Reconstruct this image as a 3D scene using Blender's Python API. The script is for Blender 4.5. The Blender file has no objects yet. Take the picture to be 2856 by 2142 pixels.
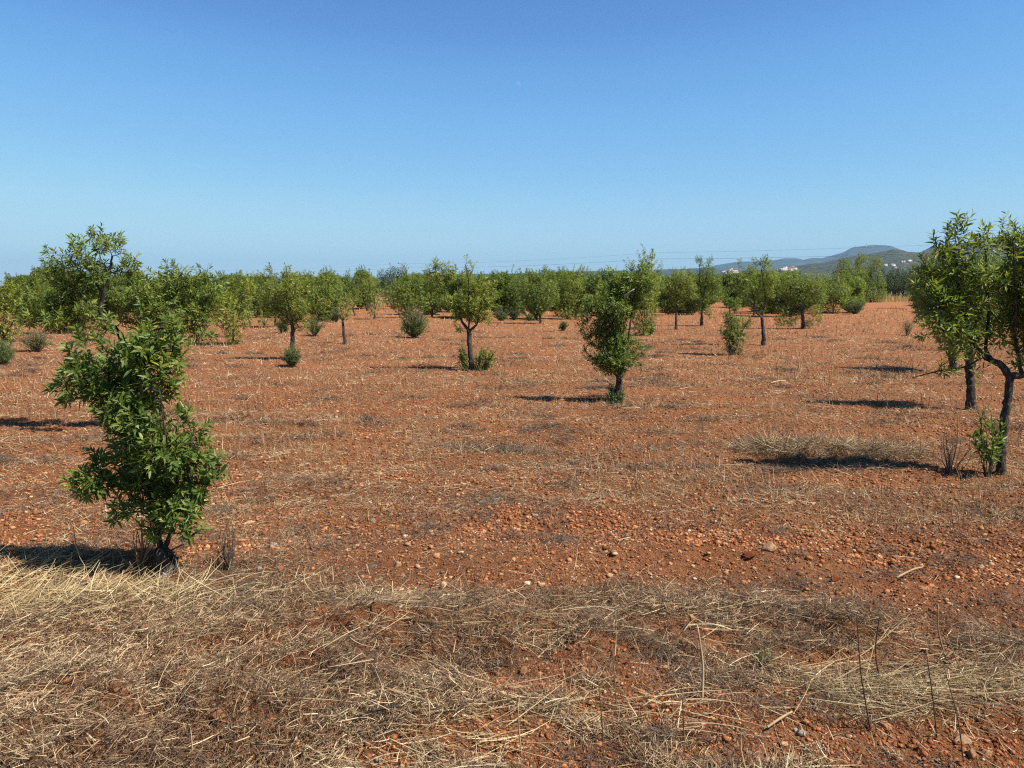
import bpy, math, random
import numpy as np
from mathutils import Vector

random.seed(7)
rng = np.random.default_rng(11)
scene = bpy.context.scene
COL = scene.collection

# ------------------------------------------------------------------ camera
F, CX, CY, HOR = 2145.0, 1428.0, 1071.0, 800.0       # photograph pixels
CAM_H = 1.7
TH = math.atan((CY - HOR) / F)

cam_d = bpy.data.cameras.new("camera")
cam_d.sensor_width = 36.0
cam_d.lens = F / 2856.0 * 36.0
cam_d.clip_start = 0.05
cam_d.clip_end = 60000.0
cam = bpy.data.objects.new("camera", cam_d)
cam.location = (0, 0, CAM_H)
cam.rotation_euler = (math.pi / 2 - TH, 0, 0)
COL.objects.link(cam)
scene.camera = cam


def ray(px, py):
    x = (px - CX) / F
    v = -(py - CY) / F
    return np.array([x, math.cos(TH) + v * math.sin(TH), -math.sin(TH) + v * math.cos(TH)])


def at_ground(px, py):
    d = ray(px, py)
    t = -CAM_H / d[2]
    return np.array([d[0] * t, d[1] * t, 0.0])


def at_depth(px, py, Y):
    d = ray(px, py)
    t = Y / d[1]
    return np.array([d[0] * t, Y, CAM_H + d[2] * t])


def at_px_depth(px, Y):
    d = ray(px, HOR)
    return np.array([d[0] / d[1] * Y, Y, 0.0])


# ------------------------------------------------------------------ noise
def _hash(ix, iy, seed):
    n = (ix * 374761393 + iy * 668265263 + seed * 974711) & 0x7FFFFFFF
    n = ((n ^ (n >> 13)) * 1274126177) & 0x7FFFFFFF
    return ((n ^ (n >> 16)) & 0xFFFF) / 65535.0


def vnoise(x, y, seed=0):
    x = np.asarray(x, float); y = np.asarray(y, float)
    ix = np.floor(x).astype(np.int64); iy = np.floor(y).astype(np.int64)
    fx = x - ix; fy = y - iy
    fx = fx * fx * (3 - 2 * fx); fy = fy * fy * (3 - 2 * fy)
    a = _hash(ix, iy, seed); b = _hash(ix + 1, iy, seed)
    c = _hash(ix, iy + 1, seed); d = _hash(ix + 1, iy + 1, seed)
    return (a * (1 - fx) + b * fx) * (1 - fy) + (c * (1 - fx) + d * fx) * fy


def fbm(x, y, seed=0, octv=4):
    s = 0.0; a = 0.5; t = 0.0
    for o in range(octv):
        s = s + a * vnoise(x, y, seed + o * 17)
        t += a; a *= 0.5
        x = np.asarray(x) * 2.03 + 3.1; y = np.asarray(y) * 2.03 + 1.7
    return s / t


def sstep(a, b, x):
    t = np.clip((np.asarray(x, float) - a) / (b - a), 0, 1)
    return t * t * (3 - 2 * t)


# straw heaps: (px, py, rx m, ry m, height)
HEAPS_PX = [(2290, 1262, .46, .26, .13), (2155, 1258, .32, .20, .07), (2440, 1258, .40, .24, .07),
            (1120, 1790, .42, .20, .20), (1330, 1790, .30, .22, .17), (850, 1850, .4, .22, .16),
            (1760, 1810, .36, .18, .12), (330, 1930, .5, .22, .15), (620, 2000, .35, .16, .12), (1180, 1990, .3, .14, .10), (1880, 1770, .3, .15, .08),
            (2350, 1760, .4, .18, .09), (1100, 1240, .5, .2, .07), (2020, 1585, .0001, .0001, 0),
            (620, 1800, .4, .2, .08), (150, 2060, .45, .2, .1), (2700, 1830, .35, .18, .08),
            (1560, 1120, .3, .16, .05), (1990, 1108, .2, .12, .06)]
HEAPS = [(at_ground(a, b)[0], at_ground(a, b)[1], c, d, e) for a, b, c, d, e in HEAPS_PX]


def heap(x, y):
    z = np.zeros_like(np.asarray(x, float))
    for hx, hy, rx, ry, hh in HEAPS:
        if hh <= 0:
            continue
        q = ((x - hx) / rx) ** 2 + ((y - hy) / ry) ** 2
        z = np.maximum(z, hh * np.exp(-q * 0.9))
    if np.max(z) > 1e-4:
        z = z * np.clip(3.0 * (fbm(x / .17 + 3, y / .12 + 8, 63, 3) - .28), .05, 1.6)
    return z


def height(x, y):
    x = np.asarray(x, float); y = np.asarray(y, float)
    r = np.hypot(x, y)
    near = 1 - sstep(40, 120, r)
    z = near * (0.07 * (fbm(x / 3.1, y / 3.1, 3, 3) - 0.5) + 0.045 * (fbm(x / 0.55, y / 0.55, 9, 3) - 0.5))
    n2 = 1 - sstep(9, 22, r)
    z = z + n2 * (0.042 * (fbm(x / 0.13, y / 0.13, 21, 3) - 0.5) + 0.020 * (vnoise(x / 0.040, y / 0.035, 33) - 0.5))
    # wheel and harrow furrows running across the near field
    z = z + near * 0.018 * np.sin((y - 0.10 * x) * 2 * math.pi / 0.95 + 2.5 * fbm(x / 2, y / 2, 40, 2))
    return z


def surf(x, y):
    return height(x, y) + 0.55 * heap(x, y) * (np.hypot(x, y) < 16)


def hz(x, y):
    return float(surf(np.array([x]), np.array([y]))[0])


def at_ground(px, py):
    """where a line of sight meets the uneven ground"""
    d = ray(px, py); h = 0.0
    for _ in range(6):
        t = (h - CAM_H) / d[2]
        h = .5 * h + .5 * hz(d[0] * t, d[1] * t)
    return np.array([d[0] * t, d[1] * t, 0.0])


# ------------------------------------------------------------------ mesh helpers
def build_mesh(name, verts, tris, mat, tone=None, smooth=False, parent=None, loc=None):
    verts = np.asarray(verts, np.float32).reshape(-1, 3)
    tris = np.asarray(tris, np.int32).reshape(-1, 3)
    me = bpy.data.meshes.new(name)
    me.vertices.add(len(verts)); me.vertices.foreach_set("co", verts.ravel())
    me.loops.add(tris.size); me.loops.foreach_set("vertex_index", tris.ravel())
    me.polygons.add(len(tris))
    me.polygons.foreach_set("loop_start", np.arange(0, tris.size, 3, dtype=np.int32))
    me.update(calc_edges=True)
    if smooth:
        me.polygons.foreach_set("use_smooth", np.ones(len(tris), dtype=bool))
    if tone is not None:
        at = me.attributes.new("tone", 'FLOAT', 'POINT')
        at.data.foreach_set("value", np.asarray(tone, np.float32))
    me.materials.append(mat)
    o = bpy.data.objects.new(name, me)
    COL.objects.link(o)
    if parent is not None:
        o.parent = parent
    if loc is not None:
        o.location = loc
    return o


def empty(name, loc, label=None, cat=None, group=None):
    o = bpy.data.objects.new(name, None)
    o.empty_display_size = 0.2
    o.location = loc
    COL.objects.link(o)
    tag(o, label, cat, group)
    return o


def tag(o, label=None, cat=None, group=None, kind=None):
    if label: o["label"] = label
    if cat: o["category"] = cat
    if group: o["group"] = group
    if kind: o["kind"] = kind
    return o


class Acc:
    """collects vertex / triangle / tone arrays of one mesh"""
    def __init__(self):
        self.v = []; self.t = []; self.c = []; self.n = 0

    def add(self, v, t, c):
        v = np.asarray(v, float).reshape(-1, 3)
        self.v.append(v); self.t.append(np.asarray(t).reshape(-1, 3) + self.n)
        c = np.asarray(c, float)
        self.c.append(np.full(len(v), float(c)) if c.ndim == 0 else c.ravel())
        self.n += len(v)

    def build(self, name, mat, smooth=False, parent=None, loc=None):
        return build_mesh(name, np.concatenate(self.v), np.concatenate(self.t), mat,
                          np.concatenate(self.c), smooth, parent, loc)


def norm(a):
    return a / np.maximum(np.linalg.norm(a, axis=-1, keepdims=True), 1e-9)


def perp(d):
    ref = np.where(np.abs(d[..., 2:3]) < 0.9, np.array([0, 0, 1.0]), np.array([1.0, 0, 0]))
    return norm(np.cross(d, ref))


def tube(acc, pts, rad, ns=8, tone=0.5, rough=0.0):
    pts = np.asarray(pts, float); rad = np.asarray(rad, float)
    k = len(pts)
    d = np.gradient(pts, axis=0); d = norm(d)
    u = perp(d[0]); vs = []
    for i in range(k):
        u = norm(u - d[i] * np.dot(u, d[i]))
        w = np.cross(d[i], u)
        a = np.linspace(0, 2 * math.pi, ns, endpoint=False)
        r = rad[i] * (1 + rough * (rng.random(ns) - 0.5))
        vs.append(pts[i] + np.outer(np.cos(a) * r, u) + np.outer(np.sin(a) * r, w))
    vs = np.concatenate(vs)
    T = []
    for i in range(k - 1):
        for j in range(ns):
            a = i * ns + j; b = i * ns + (j + 1) % ns
            T += [(a, b, b + ns), (a, b + ns, a + ns)]
    n = len(vs)
    vs = np.vstack([vs, pts[-1:]])
    for j in range(ns):
        T.append(((k - 1) * ns + j, (k - 1) * ns + (j + 1) % ns, n))
    acc.add(vs, T, tone)


def cones(acc, A, B, ra, rb, ns=5, tone=0.5):
    """many tapered segments at once"""
    A = np.asarray(A, float); B = np.asarray(B, float); n = len(A)
    if n == 0:
        return
    d = norm(B - A); u = perp(d); w = np.cross(d, u)
    a = np.linspace(0, 2 * math.pi, ns, endpoint=False)
    ca = np.cos(a)[None, :, None]; sa = np.sin(a)[None, :, None]
    ring = u[:, None, :] * ca + w[:, None, :] * sa
    V = np.concatenate([A[:, None, :] + ring * np.asarray(ra)[:, None, None],
                        B[:, None, :] + ring * np.asarray(rb)[:, None, None]], axis=1)
    T = []
    for j in range(ns):
        k = (j + 1) % ns
        T += [(j, k, k + ns), (j, k + ns, j + ns)]
    T = np.array(T)[None] + (np.arange(n) * 2 * ns)[:, None, None]
    acc.add(V, T, np.repeat(np.broadcast_to(tone, (n,)), 2 * ns))


LEAF_T = np.array([(0, 1, 2), (0, 2, 3), (1, 4, 5), (1, 5, 2), (2, 5, 6), (2, 6, 3), (4, 7, 5), (5, 7, 6)])
LEAF_LO = np.array([(0, 1, 2), (0, 2, 3)])


def leaves(acc, P, D, N, L, W, tone, droop=0.25, fold=0.35, lo=False):
    """lanceolate leaves: base P, direction D, face normal N"""
    n = len(P)
    if n == 0:
        return
    D = norm(D); S = norm(np.cross(D, N)); N = np.cross(S, D)
    L = np.broadcast_to(L, (n,))[:, None]; W = np.broadcast_to(W, (n,))[:, None] * 0.5
    dz = np.zeros((n, 3)); dz[:, 2] = -1

    def pt(t, s):
        return P + D * L * t + dz * (L * droop * t * t) + S * (W * s) + N * (W * fold * abs(s))
    if lo:
        V = np.stack([P, pt(.45, -1), pt(1, 0), pt(.45, 1)], 1)
        T = LEAF_LO; k = 4
    else:
        V = np.stack([P, pt(.32, -.95), pt(.32, 0), pt(.32, .95), pt(.68, -.75), pt(.68, 0), pt(.68, .75), pt(1, 0)], 1)
        T = LEAF_T; k = 8
    T = T[None] + (np.arange(n) * k)[:, None, None]
    acc.add(V, T, np.repeat(np.broadcast_to(tone, (n,)), k))


# ------------------------------------------------------------------ materials
def new_mat(name):
    m = bpy.data.materials.new(name); m.use_nodes = True
    nt = m.node_tree; nt.nodes.clear()
    out = nt.nodes.new("ShaderNodeOutputMaterial")
    return m, nt, out


def N(nt, typ, **kw):
    n = nt.nodes.new(typ)
    for k, v in kw.items():
        setattr(n, k, v)
    return n


def ramp(nt, stops, interp='LINEAR'):
    r = N(nt, "ShaderNodeValToRGB")
    r.color_ramp.interpolation = interp
    el = r.color_ramp.elements
    while len(el) > 1:
        el.remove(el[-1])
    el[0].position = stops[0][0]; el[0].color = (*stops[0][1], 1)
    for p, c in stops[1:]:
        e = el.new(p); e.color = (*c, 1)
    return r


def noise(nt, vec, scale, detail=4, rough=0.55):
    n = N(nt, "ShaderNodeTexNoise")
    n.inputs["Scale"].default_value = scale
    n.inputs["Detail"].default_value = detail
    n.inputs["Roughness"].default_value = rough
    nt.links.new(vec, n.inputs["Vector"])
    return n.outputs["Fac"]


def mixc(nt, fac, a, b, blend='MIX'):
    m = N(nt, "ShaderNodeMix", data_type='RGBA', blend_type=blend)
    for sock, val in ((m.inputs[0], fac), (m.inputs[6], a), (m.inputs[7], b)):
        if hasattr(val, "node"):
            nt.links.new(val, sock)
        else:
            sock.default_value = val if not isinstance(val, tuple) else (*val, 1)
    return m.outputs[2]


def maprange(nt, v, a, b, c=0.0, d=1.0):
    m = N(nt, "ShaderNodeMapRange")
    nt.links.new(v, m.inputs[0])
    for i, k in enumerate((a, b, c, d)):
        m.inputs[i + 1].default_value = k
    return m.outputs[0]


def principled(nt, out, col, rough=0.8, spec=0.3):
    p = N(nt, "ShaderNodeBsdfPrincipled")
    if hasattr(col, "node"):
        nt.links.new(col, p.inputs["Base Color"])
    else:
        p.inputs["Base Color"].default_value = (*col, 1)
    p.inputs["Roughness"].default_value = rough
    p.inputs["Specular IOR Level"].default_value = spec
    if out is not None:
        nt.links.new(p.outputs[0], out.inputs[0])
    return p


def tone_node(nt):
    a = N(nt, "ShaderNodeAttribute"); a.attribute_name = "tone"
    return a.outputs["Fac"]


def bump(nt, h, p, strength=0.5, dist=0.01):
    b = N(nt, "ShaderNodeBump")
    b.inputs["Strength"].default_value = strength
    b.inputs["Distance"].default_value = dist
    nt.links.new(h, b.inputs["Height"])
    nt.links.new(b.outputs[0], p.inputs["Normal"])


def mat_tone(name, stops, rough=0.8, spec=0.2, transl=0.0, grain=0.0):
    m, nt, out = new_mat(name)
    r = ramp(nt, stops)
    nt.links.new(tone_node(nt), r.inputs[0])
    col = r.outputs[0]
    if grain:
        tc = N(nt, "ShaderNodeTexCoord")
        g = noise(nt, tc.outputs["Object"], grain, 3)
        col = mixc(nt, 1.0, col, ramp_from(nt, g, [(0.25, (.6, .6, .6)), (.75, (1.25, 1.25, 1.25))]), 'MULTIPLY')
    p = principled(nt, None, col, rough, spec)
    if transl > 0:
        t = N(nt, "ShaderNodeBsdfTranslucent")
        tcol = mixc(nt, 1.0, col, (1.25, 1.35, 0.6), 'MULTIPLY')
        nt.links.new(tcol, t.inputs[0])
        mx = N(nt, "ShaderNodeMixShader"); mx.inputs[0].default_value = transl
        nt.links.new(p.outputs[0], mx.inputs[1]); nt.links.new(t.outputs[0], mx.inputs[2])
        nt.links.new(mx.outputs[0], out.inputs[0])
    else:
        nt.links.new(p.outputs[0], out.inputs[0])
    return m


def ramp_from(nt, v, stops):
    r = ramp(nt, stops); nt.links.new(v, r.inputs[0]); return r.outputs[0]


M_LEAF = mat_tone("almond_leaf", [(0, (.034, .060, .010)), (.35, (.088, .136, .026)), (.6, (.160, .205, .046)),
                                  (.82, (.27, .28, .045)), (.93, (.40, .31, .05)), (1, (.45, .22, .06))],
                  rough=.45, spec=.30, transl=.42)
M_DARKLEAF = mat_tone("carob_leaf", [(0, (.020, .040, .016)), (.5, (.045, .080, .026)), (1, (.085, .12, .036))],
                      rough=.45, spec=.35, transl=.15)
M_BROOM = mat_tone("shrub_leaf", [(0, (.055, .085, .026)), (.5, (.125, .170, .050)), (.8, (.20, .21, .08)),
                                  (1, (.26, .20, .10))], rough=.6, spec=.2, transl=.2)
M_STRAW = mat_tone("straw", [(0, (.030, .016, .010)), (.25, (.085, .046, .025)), (.5, (.19, .115, .060)),
                             (.75, (.36, .255, .135)), (1, (.54, .44, .27))], rough=.7, spec=.25, transl=.10)
M_GREY = mat_tone("dead_weed", [(0, (.030, .021, .015)), (.5, (.105, .078, .055)), (1, (.26, .21, .155))], rough=.85, spec=.1)
M_GOLD = mat_tone("dry_grass", [(0, (.15, .09, .04)), (.5, (.38, .27, .13)), (1, (.58, .47, .27))], rough=.7, spec=.2, transl=.2)


def mat_bark():
    m, nt, out = new_mat("almond_bark")
    tc = N(nt, "ShaderNodeTexCoord")
    mp = N(nt, "ShaderNodeMapping"); mp.inputs["Scale"].default_value = (1, 1, .35)
    nt.links.new(tc.outputs["Object"], mp.inputs[0])
    n1 = noise(nt, mp.outputs[0], 34, 8, .72)
    n2 = noise(nt, tc.outputs["Object"], 9, 3)
    c = ramp_from(nt, n1, [(.36, (.012, .010, .009)), (.5, (.050, .040, .033)), (.66, (.15, .125, .10))])
    c = mixc(nt, maprange(nt, n2, .50, .75, 0, .8), c, (.13, .115, .10))
    p = principled(nt, out, c, .9, .15)
    bump(nt, n1, p, 1.0, .05)
    return m


M_BARK = mat_bark()


def mat_ground():
    m, nt, out = new_mat("red_soil")
    geo = N(nt, "ShaderNodeNewGeometry")
    pos = geo.outputs["Position"]
    fine = noise(nt, pos, 55, 6, .7)
    mid = noise(nt, pos, 7, 5, .6)
    big = noise(nt, pos, .7, 4, .55)
    grit = noise(nt, pos, 220, 3, .6)
    c = ramp_from(nt, fine, [(.25, (.150, .050, .018)), (.48, (.33, .118, .042)), (.62, (.46, .185, .072)), (.80, (.60, .30, .14))])
    c2 = ramp_from(nt, mid, [(.3, (.24, .078, .028)), (.55, (.39, .140, .052)), (.75, (.50, .225, .095))])
    c = mixc(nt, .45, c, c2)
    c = mixc(nt, 1.0, c, ramp_from(nt, big, [(.3, (.82, .80, .80)), (.7, (1.12, 1.10, 1.06))]), 'MULTIPLY')
    c = mixc(nt, 1.0, c, ramp_from(nt, grit, [(.3, (.72, .70, .68)), (.7, (1.25, 1.25, 1.25))]), 'MULTIPLY')
    # crumbled straw lying in the soil
    mp = N(nt, "ShaderNodeMapping"); mp.inputs["Scale"].default_value = (1, 3.2, 1)
    nt.links.new(pos, mp.inputs[0])
    chaff = noise(nt, mp.outputs[0], 38, 5, .75)
    patch = noise(nt, pos, 1.3, 5, .6)
    f = N(nt, "ShaderNodeMath", operation='MULTIPLY')
    nt.links.new(maprange(nt, chaff, .46, .60), f.inputs[0])
    nt.links.new(maprange(nt, patch, .34, .58, .25, .95), f.inputs[1])
    straw = ramp_from(nt, noise(nt, pos, 90, 2), [(.35, (.20, .125, .07)), (.6, (.46, .31, .155))])
    c = mixc(nt, f.outputs[0], c, straw)
    # other land beyond the orchard: scrub green, fallow
    ln = N(nt, "ShaderNodeVectorMath", operation='LENGTH')
    nt.links.new(pos, ln.inputs[0])
    land = ramp_from(nt, noise(nt, pos, .012, 4), [(.38, (.05, .07, .025)), (.52, (.10, .10, .045)), (.66, (.33, .24, .12))])
    c = mixc(nt, maprange(nt, ln.outputs["Value"], 110, 180), c, land)
    c = mixc(nt, 1.0, c, (.72, .70, .70), 'MULTIPLY')
    p = principled(nt, out, c, .95, .1)
    hgt = mixc(nt, .5, fine, grit)
    bump(nt, hgt, p, 1.0, .035)
    return m


M_GROUND = mat_ground()


def mat_stone(name, stops):
    m, nt, out = new_mat(name)
    tc = N(nt, "ShaderNodeTexCoord")
    oi = N(nt, "ShaderNodeObjectInfo")
    n1 = noise(nt, tc.outputs["Object"], 38, 6, .65)
    n2 = noise(nt, tc.outputs["Object"], 9, 3, .6)
    c = ramp_from(nt, n2, stops)
    c = mixc(nt, 1.0, c, ramp_from(nt, n1, [(.3, (.70, .68, .66)), (.7, (1.2, 1.2, 1.2))]), 'MULTIPLY')
    c = mixc(nt, 1.0, c, ramp_from(nt, oi.outputs["Random"], [(0, (.54, .48, .44)), (1, (.82, .80, .78))]), 'MULTIPLY')
    p = principled(nt, out, c, .9, .15)
    bump(nt, n1, p, .7, .008)
    return m


M_STONE_O = mat_stone("ochre_stone", [(.3, (.36, .135, .055)), (.5, (.50, .24, .11)), (.7, (.56, .36, .20))])
M_STONE_T = mat_stone("tan_stone", [(.3, (.44, .20, .09)), (.5, (.58, .38, .21)), (.7, (.60, .48, .33))])
M_STONE_G = mat_stone("grey_stone", [(.3, (.28, .22, .17)), (.5, (.42, .38, .31)), (.7, (.62, .56, .46))])
M_CLOD = mat_stone("soil_clod", [(.3, (.19, .06, .022)), (.6, (.29, .09, .034))])
M_GRAVEL = mat_tone("gravel", [(0, (.13, .040, .015)), (.35, (.26, .088, .032)), (.6, (.37, .155, .062)), (.82, (.46, .26, .125)),
                               (1, (.50, .40, .28))], rough=.95, spec=.1, grain=70)


def mat_hill(name, dark, mid, light, sc):
    m, nt, out = new_mat(name)
    geo = N(nt, "ShaderNodeNewGeometry")
    pos = geo.outputs["Position"]
    n1 = noise(nt, pos, sc, 6, .7)
    n2 = noise(nt, pos, sc * .12, 4, .6)
    c = ramp_from(nt, n1, [(.36, dark), (.52, mid), (.68, light)])
    c = mixc(nt, maprange(nt, n2, .56, .72, 0, .55), c, light)
    p = principled(nt, out, c, .95, .05)
    bump(nt, n1, p, 1.0, .35 / sc)
    return m


M_HILL_NEAR = mat_hill("hill_scrub", (.014, .021, .012), (.042, .048, .028), (.12, .105, .07), .06)
M_HILL_FAR = mat_hill("hill_wood", (.018, .027, .014), (.032, .041, .021), (.07, .066, .042), .012)

# ------------------------------------------------------------------ ground (one sheet to the horizon)
def build_ground():
    th1 = np.linspace(-0.82, 0.82, 640)
    th2 = np.linspace(0.82, 2 * math.pi - 0.82, 60)[1:-1]
    th = np.concatenate([th1, th2])
    r = np.concatenate([np.geomspace(1.6, 24, 520), np.geomspace(24, 160, 120)[1:], np.geomspace(160, 26000, 50)[1:]])
    r = np.concatenate([[0.4, 0.8, 1.2], r])
    R, T = np.meshgrid(r, th, indexing='ij')
    X = R * np.sin(T); Y = R * np.cos(T)
    Z = height(X, Y) + 0.55 * heap(X, Y) * (R < 16)
    V = np.stack([X, Y, Z], -1).reshape(-1, 3)
    nr, na = len(r), len(th)
    i = np.arange(nr - 1)[:, None] * na; j = np.arange(na)[None]; k = (j + 1) % na
    a = (i + j); b = (i + k); c = b + na; d = a + na
    T3 = np.stack([np.stack([a, b, c], -1), np.stack([a, c, d], -1)], 2).reshape(-1, 3)
    n = len(V)
    V = np.vstack([V, [[0, 0, hz(0, 0)]]])
    cen = np.array([(jj, n, (jj + 1) % na) for jj in range(na)])
    T3 = np.vstack([T3[:, ::-1], cen[:, ::-1]])
    o = build_mesh("ground", V, T3, M_GROUND, smooth=True)
    tag(o, "red stony soil of the orchard floor reaching to the horizon", "ground", kind="structure")


build_ground()

# ------------------------------------------------------------------ trees
def P_of(base, D, px, py, off=0.0):
    return at_depth(px, py, D + off) - base


def dart(cands, s):
    grid = {}; keep = []
    s2 = s * s
    keys = np.floor(cands / s).astype(int)
    for i in range(len(cands)):
        p = cands[i]; k = tuple(keys[i]); ok = True
        for dx in (-1, 0, 1):
            for dy in (-1, 0, 1):
                for dz in (-1, 0, 1):
                    for j in grid.get((k[0] + dx, k[1] + dy, k[2] + dz), ()):
                        q = cands[j]
                        if (p[0] - q[0]) ** 2 + (p[1] - q[1]) ** 2 + (p[2] - q[2]) ** 2 < s2:
                            ok = False; break
                    if not ok: break
                if not ok: break
            if not ok: break
        if ok:
            grid.setdefault(k, []).append(i); keep.append(i)
    return np.array(keep, int)


def resample(pts, rad, step):
    pts = np.asarray(pts, float); rad = np.asarray(rad, float)
    # Catmull-like smoothing through linear subdivision
    seg = np.linalg.norm(np.diff(pts, axis=0), axis=1)
    s = np.concatenate([[0], np.cumsum(seg)])
    n = max(3, int(s[-1] / step) + 1)
    q = np.linspace(0, s[-1], n)
    P = np.stack([np.interp(q, s, pts[:, i]) for i in range(3)], 1)
    for _ in range(2):
        P[1:-1] = (P[:-2] + 2 * P[1:-1] + P[2:]) / 4
    return P, np.interp(q, s, rad)


def foliage(acc, tips, dirs, up_w, leafL, ratio, nleaf, shoot, tone_m, tone_s, yellow, lo, droop=.25):
    """a leafy shoot at every tip: leaves spiral along the last part of the twig"""
    n = len(tips)
    nl = nleaf
    ln = shoot * (0.55 + 0.9 * rng.random(n)) * np.where(rng.random(n) < .22, 2.3, 1.0)
    ax = norm(dirs + np.array([0, 0, up_w]) + 0.35 * rng.normal(size=(n, 3)))
    u = perp(ax); w = np.cross(ax, u)
    k = np.arange(nl)[None, :]
    t = (k + rng.random((n, nl)) * .6) / nl
    ang = k * 2.39996 + rng.random((n, 1)) * 6.28 + rng.normal(scale=.25, size=(n, nl))
    out = np.cos(ang)[..., None] * u[:, None] + np.sin(ang)[..., None] * w[:, None]
    lift = 0.15 + 0.95 * t + rng.normal(scale=.18, size=(n, nl))      # outer leaves flatter at the shoot's foot
    D = norm(out * (1.15 - .55 * t)[..., None] + ax[:, None] * lift[..., None] * .9)
    P = tips[:, None] + ax[:, None] * (ln[:, None] * (t - .55))[..., None]
    Nn = norm(ax[:, None] * .9 - out * .35 + np.array([0, 0, .15]) + .40 * rng.normal(size=(n, nl, 3)))
    L = leafL * .92 * (0.65 + .55 * rng.random((n, nl))) * (1.05 - .35 * np.abs(t - .55) * 2)
    tone = tone_m + tone_s * rng.normal(size=(n, nl)) + .06 * rng.normal(size=(n, 1)) + .10 * (t - .5)
    isy = rng.random((n, nl)) < yellow
    tone = np.where(isy, .8 + .2 * rng.random((n, nl)), np.clip(tone, 0.02, .82))
    f = lambda a: a.reshape(-1, 3)
    leaves(acc, f(P), f(D), f(Nn), L.ravel(), (L * ratio * 1.12 * (0.8 + .4 * rng.random((n, nl)))).ravel(), tone.ravel(),
           droop=droop, lo=lo)


def grow(limbs, tips, step=.06, kink=.25):
    """joins every tip to the limbs by twigs; returns nodes, parents, radii"""
    nodes = []; par = []; rmin = []
    for pts, rad in limbs:
        start = len(nodes)
        if start == 0:
            root = -1
        else:
            A = np.array(nodes)
            root = int(np.argmin(np.linalg.norm(A - pts[0], axis=1)))
        for i, p in enumerate(pts):
            nodes.append(p); rmin.append(rad[i])
            par.append(root if i == 0 else len(nodes) - 2)
    nstart = len(nodes)
    cap = nstart + len(tips) * 4 + 8
    A = np.zeros((cap, 3)); A[:nstart] = nodes
    n = nstart
    low = max(3, int(.35 * len(limbs[0][0])))
    base_d = np.min(np.linalg.norm(tips[:, None] - A[None, low:nstart], axis=2), axis=1)
    ends = np.zeros(len(tips), int)
    for ti in np.argsort(base_d):
        p = tips[ti]
        dist = np.linalg.norm(A[low:n] - p, axis=1) + .5 * np.maximum(0, A[low:n, 2] - p[2] + .02)
        j = low + int(np.argmin(dist))
        q = A[j]; ln = np.linalg.norm(p - q)
        k = 3 if ln > .12 else (2 if ln > .05 else 1)
        bend = rng.normal(size=3) * ln * kink * .5 + np.array([0, 0, -.12 * ln])
        prev = j
        for s in range(1, k + 1):
            f = s / k
            A[n] = q + (p - q) * f + bend * 4 * f * (1 - f) * .5
            par.append(prev); rmin.append(0.0); prev = n; n += 1
        ends[ti] = prev
    A = A[:n]; par = np.array(par); rmin = np.array(rmin)
    cnt = np.zeros(n)
    cnt[ends] += 1
    for i in range(n - 1, nstart - 1, -1):
        cnt[par[i]] += cnt[i]
    return A, par, rmin, cnt, ends, nstart


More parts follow.
